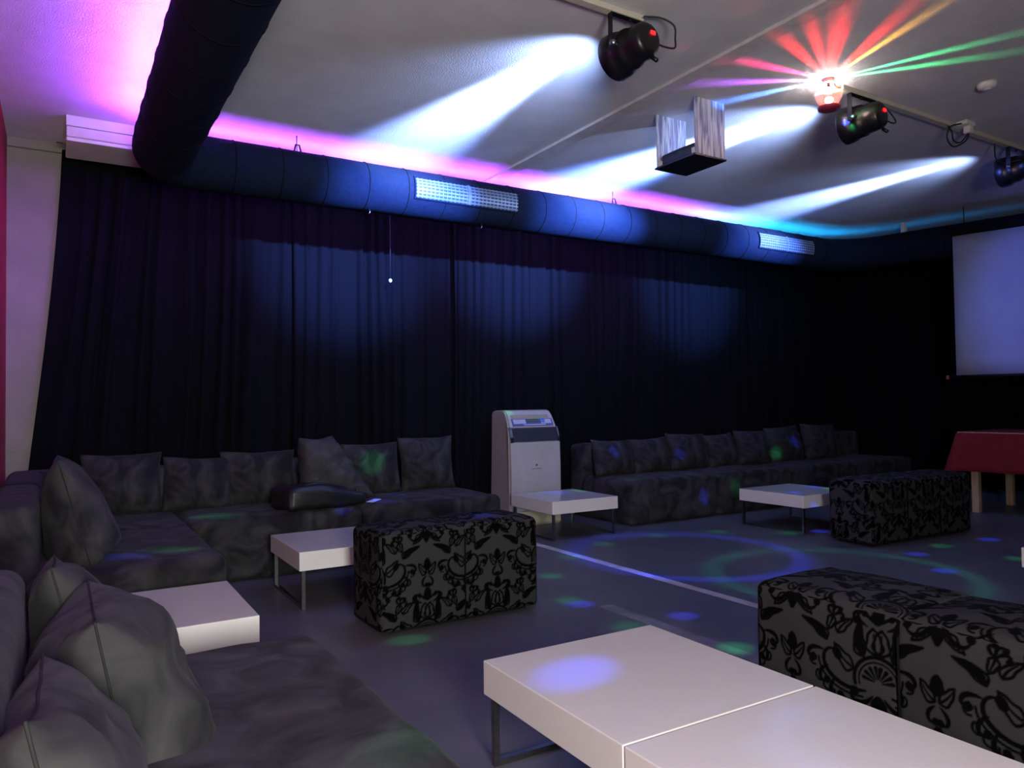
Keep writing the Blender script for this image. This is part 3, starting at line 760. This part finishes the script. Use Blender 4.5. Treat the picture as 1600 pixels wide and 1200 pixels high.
# control panel lies on the sloping head
sl = (Vector((0, 0.092, 0.952)) - Vector((0, 0.034, 0.845))); sl_n = sl.normalized(); nn = Vector((0, -sl_n.z, sl_n.y))
def on_head(name, x0, x1, s0, s1, lift, mat, par=hd):
    bm = bmesh.new()
    base = Vector((0, 0.034, 0.845)); q = []
    for L_ in (0.0, lift):
        for (x, s) in ((x0, s0), (x1, s0), (x1, s1), (x0, s1)):
            p = base + sl * s + nn * L_; q.append(bm.verts.new((x, p.y, p.z)))
    bm.faces.new(q[3::-1]); bm.faces.new(q[4:])
    for i in range(4): bm.faces.new((q[i], q[(i + 1) % 4], q[4 + (i + 1) % 4], q[4 + i]))
    return link(name, bm_mesh(name, bm), mat, par)
on_head('control_panel', 0.060, W_ - 0.045, 0.08, 0.66, 0.004, 'ac_panel')
on_head('button_field', 0.075, 0.20, 0.26, 0.60, 0.006, 'ac_panel_light')
on_head('button_field', W_ - 0.17, W_ - 0.06, 0.26, 0.60, 0.006, 'ac_panel_light')
on_head('display', 0.215, 0.335, 0.38, 0.65, 0.007, 'lcd')
on_head('dial', 0.35, 0.395, 0.34, 0.58, 0.012, 'ac_knob')
on_head('button_row', 0.17, 0.40, 0.14, 0.21, 0.007, 'ac_panel_light')
on_head('vent_strip', 0.065, W_ - 0.075, 0.74, 0.98, 0.004, 'ac_olive')
box('emblem', (0.262, -0.008, 0.510), (0.278, 0.0, 0.526), 'red_print', ac)
for i, wv in enumerate((0.010, 0.006, 0.012, 0.008, 0.010, 0.007, 0.011)):
    box('emblem_letter', (0.225 + i * 0.014, -0.0075, 0.484), (0.225 + i * 0.014 + wv, 0.0, 0.490), 'grey_print', ac)
for sx in (0.05, W_ - 0.05):
    for sy in (0.06, 0.28):
        o = lathe('castor', [(0.02, -0.012), (0.022, 0.0), (0.02, 0.012)], 'black_plastic', ac, 14); o.location = (sx, sy, 0.02); o.rotation_euler = (0, math.pi / 2, 0)

# ------------------------------------------------------------------ white low tables
def low_table(label, x0, y0, size, legs_along='Y', rot=0.0, ztop=0.30, group='white low tables'):
    t = thing('low_table', label, 'table', (x0 + size / 2, y0 + size / 2, 0), rot, group)
    h = size / 2; th = 0.098
    box('table_top', (-h, -h, ztop - th), (h, h, ztop), 'white_lacquer', t, 0.0025, 2)
    zz = ztop - th
    b = 0.009; ins = 0.016
    for s in (-1, 1):
        bm = bmesh.new()
        c = s * (h - ins - b)
        e = h - ins
        if legs_along == 'Y':
            add_box(bm, (c - b, -e, 0.0), (c + b, e, 2 * b)); add_box(bm, (c - b, -e, 2 * b), (c + b, -e + 2 * b, zz)); add_box(bm, (c - b, e - 2 * b, 2 * b), (c + b, e, zz))
        else:
            add_box(bm, (-e, c - b, 0.0), (e, c + b, 2 * b)); add_box(bm, (-e, c - b, 2 * b), (-e + 2 * b, c + b, zz)); add_box(bm, (e - 2 * b, c - b, 2 * b), (e, c + b, zz))
        link('sled_leg', bm_mesh('sled_leg', bm), 'chrome', t)
    return t
low_table('white low table with a blue light patch, pushed against its twin', 1.062, 1.274, 0.640, 'X', math.radians(-0.9))
low_table('white low table without light patch, joined to the blue-lit one at a thin seam', 1.052, 0.628, 0.640, 'X', math.radians(-0.9))
low_table('white low table half hidden behind heaped foreground cushions', -0.005, 2.782, 0.635, 'Y', math.radians(-0.6))
low_table('white low table partly behind the two-part damask bench', 1.070, 3.842, 0.630, 'Y', math.radians(-0.6))
low_table('white low table in front of the white air cooler', 3.215, 4.650, 0.625, 'Y', math.radians(-1.5))
low_table('white low table beside the dark far damask bench', 4.965, 3.758, 0.645, 'Y', math.radians(-0.5))
low_table('white low table of which only a corner shows past the big damask bench', 4.095, 1.20, 0.645, 'Y', 0)

# ------------------------------------------------------------------ damask pattern (raster computed here, stored per vertex)
RES = 420
pat = np.zeros((RES, RES), np.float32)
gx, gy = np.meshgrid((np.arange(RES) + 0.5) / RES, (np.arange(RES) + 0.5) / RES, indexing='ij')
def dab(P, Rr):
    """paint a tapered polyline, wrapped"""
    for i in range(len(P) - 1):
        (x0, y0), (x1, y1) = P[i], P[i + 1]; r0, r1 = Rr[i], Rr[i + 1]; rm = max(r0, r1) + 0.004
        ix0 = int(math.floor((min(x0, x1) - rm) * RES)); ix1 = int(math.ceil((max(x0, x1) + rm) * RES))
        iy0 = int(math.floor((min(y0, y1) - rm) * RES)); iy1 = int(math.ceil((max(y0, y1) + rm) * RES))
        xs = np.arange(ix0, ix1 + 1); ys = np.arange(iy0, iy1 + 1)
        X, Y = np.meshgrid((xs + .5) / RES, (ys + .5) / RES, indexing='ij')
        dx, dy = x1 - x0, y1 - y0; L2 = dx * dx + dy * dy + 1e-12
        tt = np.clip(((X - x0) * dx + (Y - y0) * dy) / L2, 0, 1)
        dd = np.hypot(X - x0 - tt * dx, Y - y0 - tt * dy) - (r0 + (r1 - r0) * tt)
        v = np.clip(0.5 - dd * RES / 1.5, 0, 1)
        ia = np.ix_(xs % RES, ys % RES); pat[ia] = np.maximum(pat[ia], v)
MIR = True
def stroke(P, Rr):
    dab(P, Rr)
    if MIR: dab([(1 - x, y) for x, y in P], Rr)
def curl(x, y, a, L, k, w, k2=0.0, end=1.6, n=22, start=0.25):
    """tapered scroll: angle a, total turn k (rad), extra tightening k2; ends in a round blob"""
    P = [(x, y)]; R = [w * start]
    for i in range(1, n + 1):
        s = i / n
        an = a + k * s + k2 * s ** 3
        x += math.cos(an) * L / n; y += math.sin(an) * L / n
        P.append((x, y)); R.append(w * (start + (1 - start) * math.sin(math.pi * min(1, s * 1.05)) ** 0.8) if s < 0.93 else w * end)
    stroke(P, R); return P[-1]
def leaf(x, y, a, L, wd, lw=0.008, bend=0.0, vein=True, fill=False):
    c, s = math.cos(a), math.sin(a)
    def T(u, v):
        v += bend * u * u; return (x + (u * c - v * s) * L, y + (u * s + v * c) * L)
    us = np.linspace(0, 1, 16)
    for sg in (-1, 1):
        stroke([T(u, sg * wd * math.sin(math.pi * u ** 0.8) * (1 + 0.18 * math.sin(9 * u))) for u in us], [lw] * 16)
    if fill: stroke([T(u, 0) for u in us], [max(0.003, L * wd * 0.72 * math.sin(math.pi * u ** 0.8)) for u in us])
    elif vein: stroke([T(u, 0) for u in us[2:13]], [lw * 0.75 * (1 - u) + 0.003 for u in us[2:13]])
pi = math.pi
def scroll(x, y, a, L, k, k2, w, lobes=6, side=1):
    """double-line C scroll with a hooked blob end and scalloped lobes on its outer edge"""
    n = 40; P = []; A = []
    for i in range(n + 1):
        t_ = i / n; an = a + k * t_ + k2 * t_ ** 4
        P.append((x, y)); A.append(an); x += math.cos(an) * L / n; y += math.sin(an) * L / n
    stroke(P, [w * (0.35 + 0.65 * math.sin(pi * min(1, 0.1 + 0.9 * i / n))) if i < n - 2 else w * 1.9 for i in range(n + 1)])
    o = w * 2.3 * side
    Q = [(p[0] + math.sin(an) * o, p[1] - math.cos(an) * o) for p, an in zip(P, A)][2:int(n * 0.72)]
    stroke(Q, [w * 0.5] * len(Q))
    for q in range(lobes):
        i = int(n * (0.10 + 0.55 * q / max(1, lobes - 1))); p, an = P[i], A[i]
        c = (p[0] + math.sin(an) * o * 1.9, p[1] - math.cos(an) * o * 1.9)
        arc = [(c[0] + w * 2.2 * math.cos(b), c[1] + w * 2.2 * math.sin(b)) for b in np.linspace(an - side * pi / 2 - 1.6, an - side * pi / 2 + 1.6, 9)]
        stroke(arc, [w * 0.5] * 9)
    return P[-1]
def motif(ox, oy):
    # flower arch with petals
    arch = [(ox + 0.125 * math.cos(t), oy + 0.125 * math.sin(t)) for t in np.linspace(-0.25, pi / 2, 18)]
    stroke(arch, [0.010] * 18); stroke([(ox + (p[0] - ox) * .80, oy + (p[1] - oy) * .80) for p in arch], [0.005] * 18)
    for a in (0.2, 0.6, 1.0, 1.4):
        stroke([(ox + 0.02 * math.cos(a), oy + 0.02 * math.sin(a)), (ox + 0.075 * math.cos(a), oy + 0.075 * math.sin(a))], [0.003, 0.011])
    leaf(ox + 0.014, oy + 0.135, pi / 2 - 0.08, 0.13, 0.36, 0.0075, 0.0)
    leaf(ox + 0.075, oy + 0.118, 0.92, 0.15, 0.24, 0.0075, 0.6, fill=True)
    leaf(ox + 0.128, oy + 0.045, 0.25, 0.13, 0.30, 0.0075, 0.5)
    # scrolls springing from the foot of the flower
    scroll(ox + 0.07, oy - 0.055, -0.25, 0.42, 1.7, 3.2, 0.013, 6, 1)
    curl(ox + 0.235, oy - 0.035, -0.9, 0.17, -1.0, 0.013, -3.0)
    curl(ox + 0.275, oy + 0.02, -0.5, 0.15, -0.9, 0.012, -3.0)
    curl(ox + 0.30, oy + 0.09, 0.25, 0.16, -0.8, 0.013, -3.2)
    leaf(ox + 0.285, oy + 0.15, 1.15, 0.14, 0.22, 0.007, -0.7, fill=True)
    leaf(ox + 0.22, oy + 0.20, 1.9, 0.11, 0.25, 0.007, 0.5)
    # hanging spray
    curl(ox + 0.03, oy - 0.07, -1.0, 0.19, 1.0, 0.014, 3.0)
    curl(ox + 0.02, oy - 0.08, -1.45, 0.25, 0.6, 0.013, 2.8)
    leaf(ox + 0.004, oy - 0.07, -pi / 2, 0.16, 0.20, 0.008, 0.0, fill=True)
    leaf(ox + 0.05, oy - 0.16, -1.2, 0.10, 0.26, 0.007, 0.4)
    # crown spray above
    curl(ox + 0.03, oy + 0.30, 0.9, 0.16, -1.0, 0.013, -3.0)
    leaf(ox + 0.006, oy + 0.29, pi / 2, 0.10, 0.26, 0.007, 0.0, fill=True)
    curl(ox + 0.05, oy + 0.27, 0.2, 0.13, 1.0, 0.011, 3.0)
motif(0.5, 0.20); motif(0.0, 0.70)
for (x, y) in ((0.5, 0.72), (0.0, 0.22)):
    leaf(x + 0.004, y + 0.02, pi / 2, 0.09, 0.3, 0.007, 0.0, fill=True); leaf(x + 0.01, y - 0.01, 0.5, 0.10, 0.3, 0.007, 0.4); curl(x + 0.01, y - 0.03, -0.6, 0.13, -0.8, 0.011, -2.8)
for (x, y) in ((0.245, 0.98), (0.745, 0.48)):
    for a in (0.5, 1.4, 2.3): curl(x, y, a, 0.09, 0.8, 0.010, 2.6)
    leaf(x, y, -pi / 2 + 0.4, 0.08, 0.3, 0.007)
TILE = 0.56
def flock_at(U, Vv):
    i = np.mod(U / TILE, 1) * RES - 0.5; j = np.mod(Vv / TILE, 1) * RES - 0.5
    i0 = np.floor(i).astype(int); j0 = np.floor(j).astype(int); fi = i - i0; fj = j - j0
    g = lambda a, b: pat[a % RES, b % RES]
    return (g(i0, j0) * (1 - fi) * (1 - fj) + g(i0 + 1, j0) * fi * (1 - fj) + g(i0, j0 + 1) * (1 - fi) * fj + g(i0 + 1, j0 + 1) * fi * fj)

def bench(label, loc, rotz, nsec, sx, sy, hz, step, du):
    t = thing('damask_bench', label, 'bench', loc, rotz, 'damask benches')
    sx = (nsec * sx - 0.04) / nsec
    for k in range(nsec):
        V, F, ids, uv = puffbox((sx + 0.04, sy, hz - 0.012), 0.034, step=step, puff=(0.004, 0.010, 0.020), amp=0.0025, nscale=10, seed=k, bottom=False)
        V[:, 2] += 0.008
        U = np.where(ids >= 4, uv[:, 0], uv[:, 0] + 0.5 * TILE * (ids < 2)) + du + 0.03 * k
        Wv = np.where(ids >= 4, uv[:, 1] + 0.30, uv[:, 1] + 0.09)
        fl_ = flock_at(U, Wv)
        me = np_mesh('upholstered_section', V, F)
        a = me.attributes.new('flock', 'FLOAT', 'POINT'); a.data.foreach_set('value', fl_.astype(np.float32))
        x = (k - (nsec - 1) / 2) * sx
        link('upholstered_section', me, 'damask', t, True, (x, 0, 0))
        if k < nsec - 1:
            xs = x + sx / 2
            tube('seam', [(xs, -sy / 2 - 0.001, 0.02), (xs, -sy / 2 - 0.003, hz - 0.07), (xs, -sy / 2 + 0.03, hz - 0.022), (xs, 0, hz - 0.018), (xs, sy / 2 - 0.03, hz - 0.022), (xs, sy / 2 + 0.001, hz - 0.07), (xs, sy / 2 + 0.001, 0.02)], 0.004, 'seam', t, n=6)
    box('underside', (-nsec * sx / 2 + 0.04, -sy / 2 + 0.04, 0.0), (nsec * sx / 2 - 0.04, sy / 2 - 0.04, 0.02), 'black_plastic', t)
    return t
bench('two-part grey bench with black flock scrolls standing before a white table and sofa', (1.683, 3.385, 0), math.radians(1.5), 2, 0.436, 0.365, 0.470, 0.0042, 0.0)
bench('big grey bench with black flock scrolls beside the joined white tables', (2.160, 1.195, 0), math.radians(-90), 2, 0.495, 0.40, 0.462, 0.0032, 0.1)
bench('dark three-part damask bench far off by the red table', (5.505, 3.30, 0), math.radians(-3.0), 3, 0.404, 0.36, 0.465, 0.007, 0.2)

# ------------------------------------------------------------------ modular sofas
SEAT = 0.38; BACK = 0.665
def sofa_unit(label, x0, x1, y0, y1, backs, group, seed):
    cx, cy = (x0 + x1) / 2, (y0 + y1) / 2
    t = thing('sofa_module', label, 'sofa', (cx, cy, 0), 0, group)
    sx, sy = x1 - x0, y1 - y0
    V, F, _, _ = puffbox((sx - 0.004, sy - 0.004, SEAT), 0.045, 24, 4, puff=(0.006, 0.006, 0.012), amp=0.005, nscale=7, seed=seed)
    weld_obj('seat', V, F, 'suede', t)
    bt = 0.24
    bl = 0.195
    for bside in backs:
        if bside == 'B': size = (sx - 0.004, bt, BACK - 0.02); loc = (0, sy / 2 - bt / 2 - 0.002, 0.02)
        if bside == 'L': size = (bl, sy - 0.004, BACK - 0.02); loc = (-sx / 2 + bl / 2 + 0.002, 0, 0.02)
        if bside == 'R': size = (bt, sy - 0.004, BACK - 0.02); loc = (sx / 2 - bt / 2 - 0.002, 0, 0.02)
        V, F, _, _ = puffbox(size, 0.05, 20, 4, puff=(0.006, 0.006, 0.008), amp=0.004, nscale=7, seed=seed + 40)
        weld_obj('backrest', V, F, 'suede', t, loc)
    for fx in (-1, 1):
        for fy in (-1, 1):
            o = lathe('foot', [(0.018, 0.0), (0.02, 0.02)], 'black_plastic', t, 12); o.location = (fx * (sx / 2 - 0.08), fy * (sy / 2 - 0.08), -0.001)
    return t
GL = 'grey modules of the L-shaped sofa'
sofa_unit('grey sofa module in the foreground covered by three heaped cushions', X_LEFT + 0.02, 0.665, 1.13, 2.245, 'L', 'single foreground sofa module', 2)
sofa_unit('grey sofa module at the front end of the L-shaped sofa with a leaning cushion', X_LEFT + 0.02, 0.665, 3.565, 4.66, 'L', GL, 5)
sofa_unit('grey corner module of the L-shaped sofa below the cream wall strip', X_LEFT + 0.02, 0.665, 4.664, 5.68, 'LB', GL, 9)
sofa_unit('grey sofa module carrying the jacket and the black bag', 0.669, 1.725, 4.70, 5.68, 'B', GL, 14)
sofa_unit('grey sofa module at the air cooler end of the L-shaped sofa', 1.729, 2.79, 4.70, 5.68, '', GL, 19)
GR = 'grey modules of the long straight sofa'
xs = [4.13, 5.175, 6.22, 7.265, 8.30]
labs = ['grey end module of the long straight sofa near the air cooler', 'grey module of the long straight sofa behind a white table', 'grey module of the long straight sofa behind the far damask bench', 'grey end module of the long straight sofa in the dark far corner']
for i in range(4): sofa_unit(labs[i], xs[i] + (0.002 if i else 0), xs[i + 1] - 0.002, 4.83, 5.715, 'B', GR, 30 + i * 3)

# cushions leaning on the left backrests (facing +x): rotz = 90 deg turns pillow plane into YZ
r90 = math.radians(90)
GC = 'cushions heaped on the foreground sofa module'
cushion('thick grey cushion standing end-on with a long edge seam above the foreground seat', (0.135, 1.76, SEAT - 0.10), r90, math.radians(-11), 0.48, 0.385, 0.28, 3, GC, roll=0.05, wr=0.020, ex=4.5, sag=0.35)
cushion('grey cushion slumped behind the thick end-on cushion, before a white table', (0.07, 2.14, SEAT - 0.01), r90, math.radians(-14), 0.34, 0.32, 0.18, 7, GC, roll=0.1, ex=3.5, sag=0.5, wr=0.016)
cushion('large wrinkled grey cushion lying in front of the other heaped cushions', (0.05, 1.24, SEAT - 0.07), r90, math.radians(-12), 0.46, 0.355, 0.20, 12, GC, roll=0.10, wr=0.022, ex=3.5, sag=0.5)
GK = 'cushions on the L-shaped sofa'
cushion('big grey cushion leaning at the front end of the L-shaped sofa', (0.13, 3.90, SEAT - 0.005), r90, math.radians(-15), 0.50, 0.48, 0.23, 17, GK, ex=3.0, sag=0.4)
cushion('grey cushion standing in the corner of the L-shaped sofa', (0.36, 5.28, SEAT - 0.005), 0, math.radians(-12), 0.46, 0.40, 0.20, 21, GK)
cushion('grey cushion slumped beside the corner cushion of the L-shaped sofa', (0.80, 5.27, SEAT - 0.005), 0.06, math.radians(-15), 0.44, 0.36, 0.20, 26, GK, roll=0.06)
cushion('wide grey cushion next to the dark grey jacket', (1.20, 5.30, SEAT - 0.005), -0.04, math.radians(-12), 0.50, 0.38, 0.20, 31, GK)
cushion('square grey cushion with a green light streak next to the jacket', (2.03, 5.30, SEAT - 0.005), 0.03, math.radians(-12), 0.45, 0.40, 0.18, 36, GK)
cushion('square grey cushion with pointed corners at the air cooler end', (2.50, 5.34, SEAT - 0.005), -0.03, math.radians(-9), 0.46, 0.43, 0.20, 41, GK)
GS = 'cushions on the long straight sofa'
rowc = [('grey cushion at the air cooler end of the long straight sofa', 4.36, 0.50, 0.34, 0.10), ('second grey cushion from the air cooler on the long straight sofa', 4.82, 0.46, 0.34, -0.05), ('third grey cushion from the air cooler on the long straight sofa', 5.29, 0.52, 0.37, 0.0), ('fourth grey cushion from the air cooler on the long straight sofa', 5.77, 0.44, 0.35, 0.04), ('fifth grey cushion from the air cooler on the long straight sofa', 6.22, 0.46, 0.37, -0.04), ('sixth grey cushion from the air cooler on the long straight sofa', 6.76, 0.56, 0.40, 0.03), ('last grey cushion of the long straight sofa before the dark corner', 7.36, 0.58, 0.41, -0.02)]
for i, (lb, x, w, h, r) in enumerate(rowc):
    cushion(lb, (x, 5.30, SEAT - 0.005), r, math.radians(-14), w, h, 0.20, 50 + i * 3, GS, roll=0.04 * (-1) ** i)

# jacket thrown over a cushion, bag and paper on the seat
cushion('dark grey jacket heaped to a peak on the sofa beside a black bag', (1.70, 5.12, SEAT - 0.005), 0.05, math.radians(-10), 0.58, 0.47, 0.34, 61, None, mat='jacket', name='jacket', cat='jacket', wr=0.035, lean=-0.14, topscale=0.42)
t = thing('bag', 'flat black leather bag lying at the foot of the heaped jacket', 'bag', (1.50, 4.86, SEAT + 0.012), math.radians(10))
V, F, _, _ = puffbox((0.52, 0.26, 0.12), 0.03, 14, 4, puff=(0.01, 0.01, 0.012), amp=0.012, nscale=9, seed=77)
V *= np.array([1.1, 1.05, 1.2]); V[:, 2] *= 1 - 0.5 * np.clip((V[:, 0] + 0.05) / 0.3, 0, 1); V[:, 1] *= 1 - 0.35 * np.clip(V[:, 0] / 0.26, 0, 1)
weld_obj('bag_body', V, F, 'bag', t)
tube('strap', smooth_pts([(-0.20, 0.02, 0.12), (-0.10, -0.03, 0.15), (0.05, 0.0, 0.135), (0.18, 0.03, 0.10), (0.255, 0.02, 0.06)]), 0.010, 'bag', t)
tube('buckle', [(0.245, -0.02, 0.075), (0.262, 0.0, 0.085), (0.262, 0.03, 0.075)], 0.004, 'chrome', t)
bm = bmesh.new(); add_box(bm, (-0.045, -0.03, 0), (0.045, 0.03, 0.001))
for v in bm.verts: v.co.z += 0.012 * (v.co.x / 0.045) ** 2 * (1 if v.co.x > 0 else 0)
tag(link('paper_slip', bm_mesh('paper_slip', bm), 'paper', None, False, (1.86, 4.86, SEAT + 0.012), (0, 0, 0.5)), 'small white paper slip on the sofa seat beside the bag', 'paper')

# ------------------------------------------------------------------ projection screen and red table
SD = 8.0
p0 = Vector((on_right(SD, 3.79), 3.79, 0))
t = thing('projection_screen', 'large pale projection screen pulled down before the slanting black curtain', 'projection screen', (p0.x, p0.y, 0), math.atan2(WD.y, WD.x))
# local x runs along the wall towards the camera, local y points into the room (+) / wall (-)
me = np_mesh('screen_cloth', *(lambda nx, nz: (np.array([(x, 0.004 * math.sin(3 * x) * z_, 1.262 + 1.33 * z_) for x in np.linspace(0.0, 2.6, nx) for z_ in np.linspace(0, 1, nz)]), np.array([(i * nz + j, (i + 1) * nz + j, (i + 1) * nz + j + 1, i * nz + j + 1) for i in range(nx - 1) for j in range(nz - 1)])))(24, 10))
sc = link('screen_cloth', me, 'screen', t, True); sc.modifiers.new('thickness', 'SOLIDIFY').thickness = 0.002
tube('bottom_bar', [(-0.06, 0, 1.245), (2.66, 0, 1.245)], 0.016, 'black_metal', t)
box('end_cap', (-0.085, -0.017, 1.226), (-0.06, 0.017, 1.262), 'red_print', t, 0.003)
box('case', (-0.02, -0.03, 2.588), (2.66, 0.03, 2.64), 'seam', t, 0.01)
for x in (0.1, 2.4): tube('hanging_strap', [(x, 0, 2.63), (x, 0, CEIL)], 0.004, 'seam', t)

t = thing('trestle_table', 'wooden trestle table under a red cloth near the projection screen', 'table', (7.60, 2.93, 0), math.radians(4))
for y in (-0.69, 0.69):
    for x in (-0.365, 0.365):
        box('leg', (x - 0.03, y - 0.03, 0), (x + 0.03, y + 0.03, 0.70), 'wood', t, 0.003)
    box('crossbar', (-0.40, y - 0.03, 0.655), (0.40, y + 0.03, 0.71), 'wood', t, 0.003)
box('table_board', (-0.46, -0.80, 0.71), (0.46, 0.80, 0.735), 'wood', t, 0.002)
# cloth: drop sheet over the board with flared corner
def red_cloth(parent_loc, rotz):
    n, m = 44, 60; hx, hy, dr = 0.465, 0.805, 0.36; z0 = 0.738
    Lx, Ly = hx + dr, hy + dr
    xs_ = np.linspace(-Lx, Lx, n); ys_ = np.linspace(-Ly, Ly, m); V = []
    for x in xs_:
        for y in ys_:
            ox = max(0, abs(x) - hx); oy = max(0, abs(y) - hy); sx = math.copysign(1, x); sy = math.copysign(1, y)
            px = min(abs(x), hx); py = min(abs(y), hy)
            drop = math.hypot(ox, oy) if (ox > 0 and oy > 0) else ox + oy
            drop = min(drop, 0.40)
            fx = 0.0; fy = 0.0
            if ox > 0 and oy > 0:
                fx = 0.30 * ox; fy = 0.30 * oy
            elif ox > 0: fx = 0.05 * ox + 0.012 * math.sin(y * 18) * ox / dr
            elif oy > 0: fy = 0.05 * oy + 0.010 * math.sin(x * 14) * oy / dr
            V.append((sx * (px + fx), sy * (py + fy), z0 - drop))
    F = [(i * m + j, (i + 1) * m + j, (i + 1) * m + j + 1, i * m + j + 1) for i in range(n - 1) for j in range(m - 1)]
    o = link('tablecloth', np_mesh('tablecloth', V, F), 'red_cloth', None, True, parent_loc, (0, 0, rotz))
    o.modifiers.new('thickness', 'SOLIDIFY').thickness = 0.003
    return tag(o, 'plain red cloth draped over the trestle table near the screen', 'tablecloth')
red_cloth((7.60, 2.93, 0), math.radians(4))
